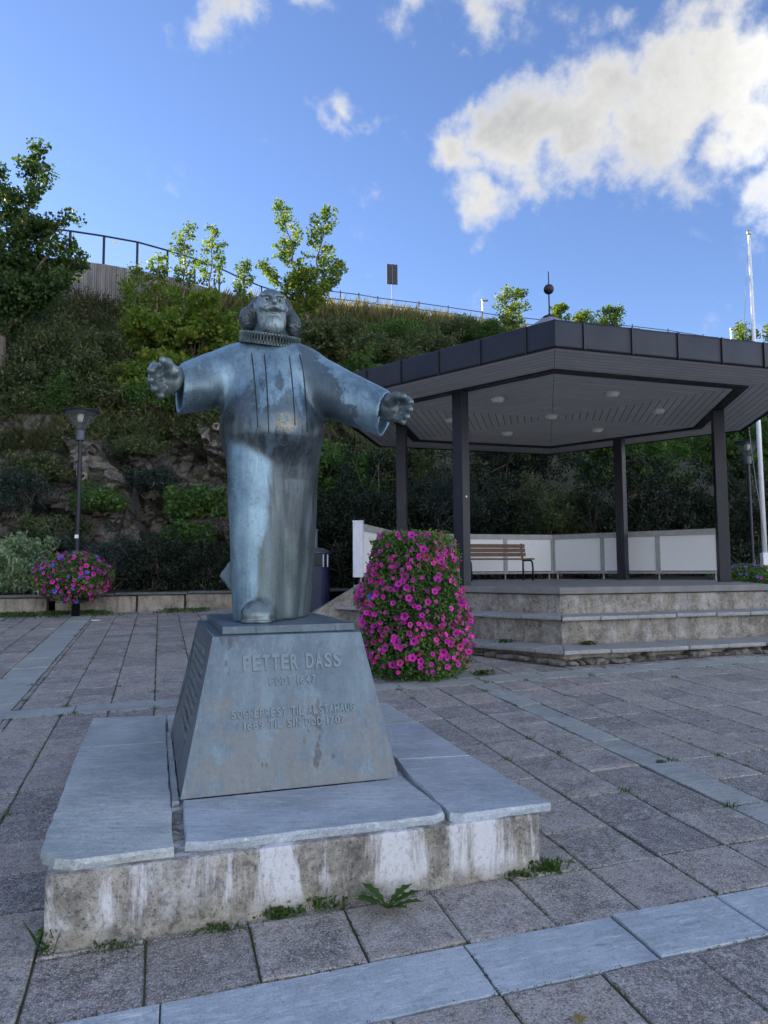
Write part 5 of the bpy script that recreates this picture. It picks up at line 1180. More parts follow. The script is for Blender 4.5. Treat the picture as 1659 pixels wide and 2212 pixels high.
def blades(C, hgt, rg, w=.012, lean=.35):
    n = len(C); a = rg.uniform(0, 2*math.pi, n); l = rg.uniform(.1, lean, n) * hgt; dx = np.stack([np.cos(a), np.sin(a), np.zeros(n)], 1); sd = np.stack([-np.sin(a), np.cos(a), np.zeros(n)], 1)
    ww = w * rg.uniform(.6, 1.4, n)[:, None]
    V = np.empty((n, 4, 3)); V[:, 0] = C - sd * ww; V[:, 1] = C + sd * ww; up = np.array([0, 0, 1.])
    V[:, 2] = C + up * (hgt * .6)[:, None] + dx * (l * .4)[:, None] + sd * ww * .6; V[:, 3] = C + up * hgt[:, None] + dx * l[:, None]
    base = np.arange(n)[:, None] * 4; T = np.concatenate([base + [[0, 1, 2]], base + [[0, 2, 3]]], 0)
    return V.reshape(-1, 3), T
def join_np(parts):
    V = []; T = []; b = 0
    for v, t_ in parts: V.append(v); T.append(t_ + b); b += len(v)
    return np.concatenate(V), np.concatenate(T)
def crown_pts(rg, clumps, per, spread):
    """clumps (k,3); returns leaf centres gathered round twigs"""
    k = len(clumps); idx = rg.integers(0, k, k * per); off = rg.normal(size=(k * per, 3)); off /= np.linalg.norm(off, axis=1)[:, None]; off *= (rg.random(k * per) ** .5)[:, None] * (spread[idx] if hasattr(spread, '__len__') else spread)[:, None] if hasattr(spread, '__len__') else (rg.random(k * per) ** .5)[:, None] * spread
    return clumps[idx] + off
def shrub(name, label, cat, base, rad, nclump, per, leaf, mat, seed, group=None, spread=None, stems=6, bare=0, up=.35, lump=.25, aspect=.62):
    rg = np.random.default_rng(seed); base = Vector(base); root = empty(name, base, label, cat, group); rad = np.array(rad, float)
    u = rg.normal(size=(nclump, 3)); u /= np.linalg.norm(u, axis=1)[:, None]; rr_ = rg.uniform(.22, 1.0, nclump) ** .75; shoot = rg.random(nclump) < .14; rr_[shoot] *= rg.uniform(1.1, 1.42, shoot.sum())
    lob = 1 + (lump + .12) * np.sin(3 * np.arctan2(u[:, 1], u[:, 0]) + seed) * np.cos(2.3 * u[:, 2] + seed) + .12 * np.sin(7 * u[:, 0] + 5 * u[:, 2] + 2 * seed)
    c = u * rr_[:, None] * lob[:, None] * rad; c[:, 2] = c[:, 2] + rad[2] * .95; c[:, 2] = np.maximum(c[:, 2], .08); c += np.array(base)
    sp_ = spread if spread else .24 * rad.mean()
    pts = crown_pts(rg, c, per, sp_); pts = pts[pts[:, 2] > base.z + .02]
    V, T = leaf_tris(pts, leaf * rg.uniform(.6, 1.3, len(pts)), rg, up, aspect)
    crown = np_mesh('crown', V, T, mat, root, False, base)
    mb = MB()
    for q in range(int(stems * 1.4)):
        tgt = Vector(c[rg.integers(0, nclump)]); a = base + Vector((rg.normal() * rad[0] * .12, rg.normal() * rad[1] * .12, -.1)); m1 = a.lerp(tgt, .5) + Vector((rg.normal() * .08, rg.normal() * .08, .1 * rad[2])); th = .010 + .010 * rad.mean()
        mb.tube([a, m1, tgt], [th, th * .7, th * .3], 5)
        for z_ in range(2):
            t2 = Vector(c[rg.integers(0, nclump)]); mb.tube([m1, m1.lerp(t2, .55) + Vector((0, 0, .05)), t2], [th * .55, th * .4, th * .15], 4)
    mb.build('stems', MAT['bark'], root, base); return root
def tree(name, label, base, leaders, mat, seed, leaf=.14, per=26, group=None, twig=.34, width=.9, trunk_r=.07, gap=.25, dens=1.0):
    """leaders: list of (top offset Vector, relative width) growing from a common trunk; crown of side twigs along each leader"""
    rg = np.random.default_rng(seed); base = Vector(base); root = empty(name, base, label, 'tree', group); mb = MB(); cl = []
    for (top, start, wd) in leaders:
        top = Vector(top); st = base + Vector(start); n = 9; pts = []
        for q in range(n + 1):
            f = q / n; pts.append(st.lerp(base + top, f) + Vector((rg.normal() * .05, rg.normal() * .05, 0)) * (0 if q == 0 else 1))
        r0_ = trunk_r * (.75 if len(leaders) > 1 else 1); mb.tube(pts, [r0_ * (1 - .88 * q / n) + .004 for q in range(n + 1)], 7)
        Ht = (base + top - st).length; nb_ = int(26 * dens * max(1, Ht / 4))
        for q in range(nb_):
            f = gap + (1 - gap) * (q + rg.random()) / nb_; i = min(n - 1, int(f * n)); p = pts[i].lerp(pts[i+1], f * n - i)
            prof = math.sin(math.pi * min(1, (1 - f) / (1 - gap) * .92 + .06)) ** .7 if f > .05 else .5
            L = wd * width * (.12 + .88 * prof) * rg.uniform(.55, 1.1); a = rg.uniform(0, 2 * math.pi); el = rg.uniform(.15, .8)
            e = p + Vector((math.cos(a) * L * math.cos(el), math.sin(a) * L * math.cos(el), L * math.sin(el)))
            mb.tube([p, p.lerp(e, .55) + Vector((0, 0, -.04 * L)), e], [.004 + .012 * L, .004 + .006 * L, .003], 4)
            cl.append(e); 
            if L > .35: cl.append(p.lerp(e, .55))
            if L > .7: cl.append(p.lerp(e, .8) + Vector((rg.normal() * .12, rg.normal() * .12, rg.normal() * .08)))
        cl.append(base + top)
    if len(leaders) > 1 and Vector(leaders[0][1]).length > .05:
        mb.tube([base + Vector((.1, .1, -2.2)), base + Vector((.02, 0, -.9)), base, base + Vector(leaders[0][1])], [trunk_r * 1.6, trunk_r * 1.4, trunk_r * 1.2, trunk_r], 8)
    else: mb.tube([base + Vector((0, 0, -1.8)), base + Vector((0, 0, .05))], trunk_r * 1.15, 8)
    mb.build('trunk', MAT['bark'], root, base)
    c = np.array([tuple(p) for p in cl]); pts = crown_pts(rg, c, per, twig); V, T = leaf_tris(pts, leaf * rg.uniform(.6, 1.25, len(pts)), rg, .15, .85)
    np_mesh('crown', V, T, mat, root, False, base); return root
# ground cover on the slope: leaves and grass, one mass
rg = np.random.default_rng(4)
def hill_sample(n, s0, s1, t0, t1, tw=1.0):
    ci = np.searchsorted(cols, rg.uniform(s0, s1, n)); ci = np.clip(ci, 0, len(cols) - 2); tt = t0 + (t1 - t0) * rg.random(n) ** tw; ri = np.clip(np.searchsorted(rows, tt), 0, nR - 2)
    fa, fb_ = rg.random((n, 1)), rg.random((n, 1))
    return HV[ci, ri] * (1-fa) * (1-fb_) + HV[ci+1, ri] * fa * (1-fb_) + HV[ci, ri+1] * (1-fa) * fb_ + HV[ci+1, ri+1] * fa * fb_, tt
SA, SB, SC, SD = sc_par[3], sc_par[8], sc_par[10], sc_par[13]
def patch(P, k, seed):
    return np.array([noise.noise(Vector(p) * k + Vector((seed, 0, 0))) for p in P])
parts = []
P_, tt = hill_sample(7000, SA, SD, .36, 1.0); keep = patch(P_, .45, 3) > -.4; P_ = P_[keep]
c = P_ + np.stack([rg.normal(size=len(P_)) * .1, -rg.random(len(P_)) * .15, rg.random(len(P_)) * .55], 1)
pts = crown_pts(rg, c, 30, .36); V, T = leaf_tris(pts, rg.uniform(.05, .12, len(pts)), rg, .3); o = np_mesh('slope_scrub', V, T, MAT['scrub']); tag(o, 'dark green scrub and brambles covering the slope above the rock', 'scrub', kind='stuff')
P_, tt = hill_sample(2600, SA, SD, .38, .97); keep = patch(P_, .6, 21) > .02; P_ = P_[keep]; C_ = np.repeat(P_, 14, 0) + rg.normal(size=(len(P_)*14, 3)) * np.array([.22, .2, .05]); Vb, Tb = blades(C_, rg.uniform(.25, .8, len(C_)), rg, .007, .5)
pts = C_[::2] + np.stack([np.zeros(len(C_[::2])), np.zeros(len(C_[::2])), rg.random(len(C_[::2])) * .7], 1); V, T = leaf_tris(pts, rg.uniform(.03, .09, len(pts)), rg, .1); V, T = join_np([(Vb, Tb), (V, T)]); o = np_mesh('brown_stalks', V, T, MAT['bracken']); tag(o, 'withered brown stalks and weeds among the scrub on the slope', 'weeds', kind='stuff')
P_, tt = hill_sample(1500, SA, sc_par[9], .03, .42); keep = patch(P_, .8, 9) > .08; P_ = P_[keep]
pts = crown_pts(rg, P_ + np.array([0, -.08, .05]), 30, .22); V, T = leaf_tris(pts, rg.uniform(.03, .10, len(pts)), rg, .3); o = np_mesh('rock_plants', V, T, MAT['scrub']); tag(o, 'small plants and moss tufts clinging to the rock face', 'rock plants', kind='stuff')
# hanging grass at the lip of the rock
P_, tt = hill_sample(800, SA, SB, .38, .50); C_ = np.repeat(P_, 26, 0) + rg.normal(size=(len(P_)*26, 3)) * np.array([.2, .12, .12]); V1, T1 = blades(C_, rg.uniform(.10, .34, len(C_)), rg, .005, 1.3)
P_, tt = hill_sample(1500, sc_par[7], SD, .30, 1.0); C_ = np.repeat(P_, 16, 0) + rg.normal(size=(len(P_)*16, 3)) * np.array([.35, .3, .05]); V2, T2 = blades(C_, rg.uniform(.3, .9, len(C_)), rg, .011, .6)
V, T = join_np([(V1, T1), (V2, T2)]); o = np_mesh('rough_grass', V, T, MAT['grass']); tag(o, 'rough green grass on the slope and at the lip of the rock', 'grass', kind='stuff')
P_, tt = hill_sample(900, sc_par[6], SD, .93, 1.0, .7); C_ = np.repeat(P_, 16, 0) + rg.normal(size=(len(P_)*16, 3)) * np.array([.35, .3, .05]); V, T = blades(C_, rg.uniform(.5, 1.5, len(C_)), rg, .014, .5)
o = np_mesh('dry_grass', V, T, MAT['dry']); tag(o, 'tall dry straw coloured grass along the crest below the fence', 'grass', kind='stuff')
# trees
tree('maple_tree', 'tall dark leafy maple at the left edge beside the concrete wall', at(5, 735, 21), [((-.35, 0, 5.2), (0, 0, .5), 1.1), ((1.05, -.3, 5.75), (0, 0, .5), .95), ((2.0, -.2, 3.7), (0, 0, .4), .7), ((-1.4, .2, 3.6), (0, 0, .3), 1.1), ((.9, .1, 3.6), (0, 0, .3), 1.1), ((1.9, -.5, 1.7), (0, 0, .2), .8), ((.5, -.8, 1.5), (0, 0, .1), .8), ((2.3, .1, 2.6), (0, 0, .3), .6)], MAT['maple_dark'], 31, .13, 26, twig=.24, width=.95, trunk_r=.085, gap=.06, dens=1.5)
tree('maple_tree', 'bright sunlit young maple with two leaders rising behind the statue head', at(664, 712, 27.5), [((-1.05, 0, 5.1), (0, 0, .45), .72), ((.72, 0, 4.75), (0, 0, .45), .72), ((-1.75, .2, 2.7), (0, 0, .45), .5), ((1.3, .1, 2.7), (0, 0, .5), .5), ((-.1, 0, 2.3), (0, 0, .3), .7)], MAT['maple'], 32, .125, 24, twig=.21, width=1.0, trunk_r=.075, gap=.10, dens=1.25)
for i, (px, y0, y1, Y, w, lab) in enumerate([(398, 690, 492, 27.0, .62, 'slender sunlit maple sapling rising in front of the railing'), (455, 700, 500, 27.6, .62, 'slender yellow green maple sapling right of the other one at the railing'), (338, 720, 560, 26.2, .6, 'short maple sapling in front of the concrete wall at the railing'),
      (525, 700, 566, 30, .5, 'thin sapling at the railing just left of the statue head'), (285, 740, 585, 25.5, .7, 'leafy young maple hiding the right end of the concrete wall'),
      (1110, 740, 632, 36, .95, 'lit young tree above the bandstand roof left of the finial'), (1265, 735, 676, 40, .7, 'tree top peeping over the roof just right of the finial'), (1318, 735, 672, 41, .8, 'second tree top peeping over the roof right of the finial'), (1212, 715, 660, 42, .6, 'sparse reddish tree top right behind the roof finial'), (1607, 790, 702, 44, .8, 'autumn tinted tree top beside the flagpole'), (1680, 800, 708, 44, 1.0, 'green tree top at the right edge beyond the flagpole')]):
    b = at(px, y0, Y); hgt = at(px, y1, Y).z - b.z
    tree('sapling', lab, b, [((0, 0, hgt), (0, 0, 0), w)], MAT['maple'], 40 + i, .115 if Y < 35 else .15, 22, 'young trees on the hill', .20 if w < .65 else .28, 1.0, .04, .06, 1.2)
# maple thicket left of the statue, above the rock
for i, (px, py, Y, rx, rz, lab) in enumerate([(330, 760, 23.6, 1.15, 1.1, 'bright green maple bush on the slope left of the statue'), (420, 745, 23.8, 1.2, 1.2, 'bright maple bush left of the statue head below the saplings'), (495, 770, 24.2, 1.0, .95, 'maple bush just behind the spread right arm'), (350, 825, 21.8, .85, .7, 'yellowing maple bush directly above the outstretched hand'), (265, 850, 21.3, .9, .6, 'low bramble bush at the lip of the rock'), (480, 840, 22.3, .8, .6, 'low green bush under the raised arm of the statue'), (700, 760, 26.5, 1.2, .7, 'dusky bush on the slope right of the statue shoulder')]):
    shrub('maple_bush', lab, 'bush', at(px, py, Y) - Vector((0, 0, rz * .5)), (rx, rx * .8, rz), 90, 60, .14, MAT['maple'] if i not in (6,) else MAT['scrub'], 60 + i, 'bushes on the slope', .26, 7, aspect=.85)
for i, (px, py, Y, rx, rz, lab) in enumerate([(120, 790, 21.2, 1.3, .9, 'dark bush below the tall maple'), (40, 850, 20.6, 1.2, .9, 'dark bush on the slope at the left edge'), (205, 770, 22.4, 1.2, .6, 'dull bush below the concrete wall'), (175, 830, 20.8, 1.0, .6, 'dark bramble bush above the street lamp')]):
    shrub('scrub_bush', lab, 'bush', at(px, py, Y) - Vector((0, 0, rz * .5)), (rx, rx * .8, rz), 90, 55, .10, MAT['scrub'], 80 + i, 'bushes on the slope', .28, 6)
for i, (px, py, Y, rx, rz, mt, lab) in enumerate([(738, 730, 31, 1.2, 1.0, 'scrub', 'dusky weed bush on the slope just right of the two-leader maple'), (800, 765, 29, 1.5, .9, 'scrub', 'wide low bush on the slope below the road sign'), (858, 728, 34, 1.5, 1.0, 'ivy', 'greener bush on the slope under the road sign'), (925, 752, 33, 1.6, 1.0, 'scrub', 'dark bush on the slope above the left roof edge'), (985, 722, 38, 1.5, 1.0, 'scrub', 'bush near the crest right of the road sign'), (1045, 725, 38, 1.4, 1.0, 'ivy', 'green bush near the crest left of the roof finial'), (770, 815, 27, 1.4, .9, 'ivy', 'bush low on the slope above the left sleeve of the statue'), (870, 795, 29, 1.4, .8, 'scrub', 'bush peeping over the left corner of the roof'), (690, 850, 25, 1.2, .9, 'scrub', 'dark bush on the slope behind the left shoulder of the statue')]):
    shrub('slope_shrub', lab, 'bush', at(px, py, Y) - Vector((0, 0, rz * .6)), (rx, rx * .7, rz * .75), 120, 46, .12, MAT[mt], 200 + i, 'bushes on the slope', .30, 6)
for i, (px, py, Y, rx, rz, mt, lab) in enumerate([(30, 885, 20.0, 1.0, .4, 'scrub', 'brambles hanging over the rock at the left edge'), (120, 885, 20.1, .9, .45, 'ivy', 'brambles hanging over the rock left of the lamp head'), (225, 868, 20.2, .9, .38, 'scrub', 'brambles hanging over the rock right of the lamp head'), (320, 872, 20.4, .9, .4, 'ivy', 'brambles hanging over the rock under the outstretched hand'), (430, 880, 20.6, .8, .4, 'scrub', 'brambles hanging over the rock beside the statue')]):
    shrub('bramble', lab, 'bush', at(px, py, Y) - Vector((0, 0, rz * .5)), (rx, rx * .5, rz), 80, 46, .09, MAT[mt], 230 + i, 'bushes on the slope', .22, 5)
# shrubs at the foot of the rock
foot = [(40, 1285, 16.3, .85, 1.25, 'silver', .12, 'pale green long-leaved shrub at the left edge beside the flowers', .42), (25, 1110, 17.6, .75, 1.0, 'blue_shrub', .06, 'grey green shrub on the rock behind the pale shrub', .6),
        (235, 1280, 16.9, 1.1, 1.35, 'blue_shrub', .055, 'dark bluish shrub right behind the lamp and flowers', .6), (345, 1285, 17.0, 1.2, 1.45, 'dark_shrub', .06, 'dark twiggy shrub with bare stems left of the statue', .6), (455, 1290, 17.2, 1.1, 1.30, 'dark_shrub', .06, 'dark shrub behind the skirt of the statue', .6),
        (425, 1120, 18.3, .75, .65, 'ivy', .11, 'fresh green leafy plant on the rock just left of the statue', .8), (405, 1175, 17.8, .6, .4, 'ivy', .10, 'yellowing low plant on the rock left of the statue', .8), (110, 1180, 17.7, .9, .7, 'scrub', .07, 'low dark shrub on the rock left of the lamp post', .6), (80, 1040, 18.4, .7, .6, 'scrub', .08, 'dark plants rooted in the rock left of the lamp', .6), (215, 1105, 18.0, .7, .5, 'ivy', .08, 'green plants rooted in the rock right of the lamp post', .7), (290, 985, 19.0, .6, .4, 'scrub', .08, 'plants rooted in the rock above the weeds', .6), (335, 1060, 18.6, .6, .5, 'blue_shrub', .10, 'tall weeds with long leaves on the rock ledge', .35), (560, 1285, 17.6, 1.1, 1.6, 'dark_shrub', .06, 'dark shrub hidden mostly behind the statue robe', .6)]
for i, (px, py, Y, rx, rz, mt, lf, lab, asp) in enumerate(foot):
    shrub('foot_shrub', lab, 'shrub', at(px, py, Y), (rx, rx * .75, rz * .55), 130, 75, lf, MAT[mt], 100 + i, 'shrubs below the rock', .19, 14, aspect=asp, up=.2 if mt != 'silver' else .5)
back = [(735, 1290, 18.0, 1.5, 2.7, 'dark_shrub', 'dark tall shrub behind the litter bin'), (700, 1120, 20.0, 1.5, 2.1, 'ivy', 'leafy green bush high behind the statue elbow'), (810, 1280, 18.7, 1.5, 3.2, 'dark_shrub', 'dark tall shrub behind the white parapet end'), (930, 1270, 19.3, 1.6, 3.1, 'blue_shrub', 'dark shrub behind the left pair of bandstand posts'), (1060, 1270, 19.8, 1.6, 2.9, 'dark_shrub', 'dark shrub behind the bench'), (1180, 1270, 20.0, 1.6, 2.9, 'scrub', 'brownish dark shrub behind the middle of the parapet'), (1295, 1270, 20.2, 1.6, 3.2, 'dark_shrub', 'dark shrub left of the slim back post'), (1410, 1270, 20.4, 1.7, 3.2, 'dark_shrub', 'dark leafy shrub behind the right part of the parapet'), (1530, 1270, 20.6, 1.7, 3.4, 'dark_shrub', 'dark leafy shrub behind the right bandstand post'), (1660, 1270, 21.4, 1.9, 3.6, 'dark_shrub', 'dark leafy shrub behind the flagpole'), (1360, 1060, 22.5, 1.8, 2.2, 'ivy', 'lighter green bush high between the right posts'), (1600, 1040, 23.5, 1.9, 2.4, 'ivy', 'lighter green bush above the right street lamp'), (870, 1080, 21.3, 1.6, 2.2, 'scrub', 'mossy dark bush under the left eave of the roof'), (1120, 1060, 22, 1.9, 2.2, 'dark_shrub', 'dark bush high behind the centre of the bandstand')]
for i, (px, py, Y, rx, rz, mt, lab) in enumerate(back):
    shrub('tall_shrub', lab, 'shrub', at(px, py, Y), (rx, rx * .7, rz * .55), 190, 85, .085 if mt != 'ivy' else .12, MAT[mt], 130 + i, 'tall shrubs behind the bandstand', .25, 16)
from mathutils.bvhtree import BVHTree
hbvh = BVHTree.FromPolygons([v_.co for v_ in hill.data.vertices], [tuple(p_.vertices) for p_ in hill.data.polygons])
# anchor plates of rock bolts
for i, (px, py, Y, lab) in enumerate([(254, 947, 18.9, 'rock bolt plate on the mossy rock right of the lamp head'), (179, 1029, 18.7, 'ring shaped rock bolt plate right of the lamp post'), (318, 1020, 18.7, 'rock bolt plate above the weeds midway to the statue'), (126, 930, 19.0, 'rock bolt plate just left of the lamp head'), (467, 921, 19.2, 'rock bolt plate beside the statue below the sleeve')]):
    d = view_dir(px, py).normalized(); hit = hbvh.ray_cast(Vector((0, 0, CAM_H)), d); p = hit[0] - d * .20 if hit[0] else at(px, py, Y)
    rt_ = empty('rock_bolt', p, lab, 'rock bolt', 'rock bolts in the cliff'); ax_ = (Vector((1, 0, 0)), Vector((0, .2, 1)).normalized(), Vector((0, -1, .2)).normalized())
    mb = MB(); n = 20; vs = []
    for rr_, zz in ((.045, -.02), (.12, -.02), (.125, .0), (.10, .02), (.055, .03), (.045, .01)): vs += [p + (ax_[0] * math.cos(2*math.pi*k/n) + ax_[1] * math.sin(2*math.pi*k/n)) * rr_ + ax_[2] * zz for k in range(n)]
    mb.add(vs, [[q*n+k, q*n+(k+1) % n, ((q+1) % 6)*n+(k+1) % n, ((q+1) % 6)*n+k] for q in range(6) for k in range(n)]); mb.build('plate', MAT['kerb'], rt_, p, True)
    mb = MB(); mb.tube([p - ax_[2] * .40, p + ax_[2] * .05], .026, 8); mb.build('bolt', MAT['black'], rt_, p)
# ------------------------------------------------------------------ petunias
def petunia_mesh(mat):
    n = 15; vs = [(0, 0, -.020)]; 
    for k in range(n):
        a = 2 * math.pi * k / n; vs.append((math.cos(a) * .010, math.sin(a) * .010, -.004))
    for k in range(n):
        a = 2 * math.pi * k / n; rr_ = .036 * (1 + .13 * math.cos(5 * a)); vs.append((math.cos(a) * rr_, math.sin(a) * rr_, .004 + .003 * math.cos(5 * a)))
    fs = [[0, 1 + k, 1 + (k+1) % n] for k in range(n)] + [[1+k, 1+n+k, 1+n+(k+1) % n, 1+(k+1) % n] for k in range(n)]
    m = bpy.data.meshes.new('flower'); m.from_pydata(vs, [], fs); m.materials.append(mat); m.polygons.foreach_set('use_smooth', np.ones(len(fs), bool)); return m
FM = {k: petunia_mesh(MAT[k]) for k in ('magenta', 'pink', 'plum', 'violet')}
def flowers(root, org, P, Nrm, kinds, size, rg):
    for p, n_, k in zip(P, Nrm, kinds):
        o = bpy.data.objects.new('flower', FM[k]); col.objects.link(o); o.parent = root; o.location = Vector(p) - org
        d = Vector(n_) + Vector(rg.normal(size=3)) * .5; d.normalize(); o.rotation_mode = 'QUATERNION'; o.rotation_quaternion = d.to_track_quat('Z', 'Y') @ Vector((0, 0, 1)).rotation_difference(Vector((0, 0, 1)))
        s_ = size * rg.uniform(.6, 1.25); o.scale = (s_, s_, s_)
def blue_noise(cand, n, dmin):
    out_ = []
    for p in cand:
        if all((p[0]-q[0])**2 + (p[1]-q[1])**2 + (p[2]-q[2])**2 > dmin*dmin for q in out_): out_.append(p)
        if len(out_) >= n: break
    return out_
# flower tower beside the pedestal
tb = Vector((.345, 8.40, gz(.345, 8.40))); rg = np.random.default_rng(77)
tower = empty('flower_tower', tb, 'tall tower planter overflowing with magenta petunias beside the statue', 'planter')
prof_z = [0, .10, .32, .55, .72, .9, 1.15, 1.36, 1.52, 1.58]; prof_r = [.54, .60, .63, .56, .63, .575, .51, .495, .43, .30]
def tower_r(z, a): return np.interp(z, prof_z, prof_r) * (1 + .06 * np.sin(3 * a + 5 * z) + .05 * np.sin(5 * a - 9 * z + 1))
N = 30000; z = rg.uniform(.0, 1.58, N); a = rg.uniform(0, 2*math.pi, N); fr_ = 1 - .30 * rg.random(N) ** 1.5; r_ = tower_r(z, a) * fr_
top = rg.random(N) < .14; r_[top] = .46 * np.sqrt(rg.random(top.sum())); z[top] = 1.52 + .09 * rg.random(top.sum()) - .10 * (r_[top] / .46) ** 3
pts = np.stack([tb.x + r_ * np.cos(a), tb.y + r_ * np.sin(a), tb.z + z], 1) + rg.normal(size=(N, 3)) * .028
V, T = leaf_tris(pts, rg.uniform(.025, .06, N), rg, .1, .55); np_mesh('foliage', V, T, MAT['petunia_leaf'], tower, False, tb)
mb = MB(); mb.lathe([(.30, 0), (.36, .05), (.40, .6), (.36, 1.1), (.30, 1.48), (.05, 1.5)], tb, 20); mb.build('planter_core', MAT['black'], tower, tb, True)
cand = []; 
for _ in range(5000):
    zz = rg.uniform(.08, 1.54); aa = rg.uniform(0, 2*math.pi)
    # flowers sit denser on the flanks and in drifts
    w = .45 + .55 * (noise.noise(Vector((aa * 1.6, zz * 3.2, 2))) > -.1); w *= 1.15 if abs(math.cos(aa)) > .75 else .9
    if rg.random() < w: rr_ = float(tower_r(zz, aa)) * rg.uniform(.97, 1.06); cand.append((tb.x + rr_ * math.cos(aa), tb.y + rr_ * math.sin(aa), tb.z + zz))
for _ in range(300):
    aa = rg.uniform(0, 6.28); rr_ = .44 * math.sqrt(rg.random()); cand.insert(int(rg.integers(0, len(cand))), (tb.x + rr_ * math.cos(aa), tb.y + rr_ * math.sin(aa), tb.z + 1.56 + .05 * rg.random()))
cand = [c for c in cand if c[1] < tb.y + .22]
F_ = blue_noise(cand, 295, .046); Nn = [Vector((p[0]-tb.x, p[1]-tb.y, .12)).normalized() + Vector((0, -.35, .1)) for p in F_]
kinds = [rg.choice(['magenta', 'pink', 'violet'], p=[.80, .185, .015]) for _ in F_]; flowers(tower, tb, F_, Nn, kinds, 1.08, rg)
# the smaller blooms between them, joined
F2 = [p for p in blue_noise([cand[q] for q in rg.permutation(len(cand))], 210, .045) if all((p[0]-q[0])**2 + (p[1]-q[1])**2 + (p[2]-q[2])**2 > .038**2 for q in F_)]
base_v = np.array([v_.co for v_ in FM['magenta'].vertices]); mb = MB()
for p in F2:
    d = (Vector((p[0]-tb.x, p[1]-tb.y, .12)).normalized() + Vector((0, -.35, .1)) + Vector(rg.normal(size=3)) * .6).normalized(); q_ = d.to_track_quat('Z', 'Y'); s_ = rg.uniform(.5, .9)
    vs_ = [Vector(p) + q_ @ (Vector(v_) * s_) for v_ in base_v]; pol = [list(pp.vertices) for pp in FM['magenta'].polygons]
    mb.cur = 1; mb.add(vs_, pol[:15]); mb.cur = 0; mb.add(vs_, pol[15:])
tag(mb.build('small_flowers', [simple('small magenta petals', (.80, .03, .46), .6, 0, .25, 20), simple('dark flower throats', (.10, .004, .07), .6)], tower, tb, True), kind='stuff')
def basket(centre, rx, rz, nf, n_leaf, label, seed, probs, size, ymin=0):
    rg = np.random.default_rng(seed); c = Vector(centre); root = empty('flower_basket', c - Vector((0, 0, rz)), label, 'planter'); org = Vector(root.location)
    u = rg.normal(size=(n_leaf, 3)); u /= np.linalg.norm(u, axis=1)[:, None]; u *= (1 - .4 * rg.random(n_leaf) ** 1.6)[:, None]
    lob = 1 + .10 * np.sin(4 * np.arctan2(u[:, 1], u[:, 0]) + 6 * u[:, 2])
    pts = np.array(c) + u * np.array([rx, rx * .9, rz]) * lob[:, None]; V, T = leaf_tris(pts, rg.uniform(.03, .075, n_leaf), rg, .1, .6); np_mesh('foliage', V, T, MAT['petunia_leaf'], root, False, org)
    mb = MB(); mb.lathe([(.18, -rz * .95), (.30, -rz * .9), (.42, -rz * .3), (.44, -rz * .1), (.40, -rz * .1)], c, 20); mb.build('pot', MAT['black'], root, org, True)
    cand = []
    for _ in range(4000):
        d = rg.normal(size=3); d /= np.linalg.norm(d)
        if d[1] > .35: continue
        cand.append((c.x + d[0] * rx * 1.03, c.y + d[1] * rx * .95, c.z + d[2] * rz * 1.03, d))
    F_ = blue_noise(cand, nf, .062); flowers(root, org, [p[:3] for p in F_], [Vector(p[3]) + Vector((0, -.3, .15)) for p in F_], [rg.choice(['magenta', 'pink', 'plum', 'violet'], p=probs) for _ in F_], size, rg)
basket(at(158, 1247, 14.55), .74, .50, 190, 12000, 'round basket of plum, pink and violet petunias around the left lamp post', 91, [.30, .22, .35, .13], 1.12)
b2 = at(1612, 1252, 17.2); basket(b2, .85, .36, 120, 9000, 'low basket of violet petunias behind the right bandstand post', 92, [.06, .08, .16, .70], 1.2)
b2.z = .6

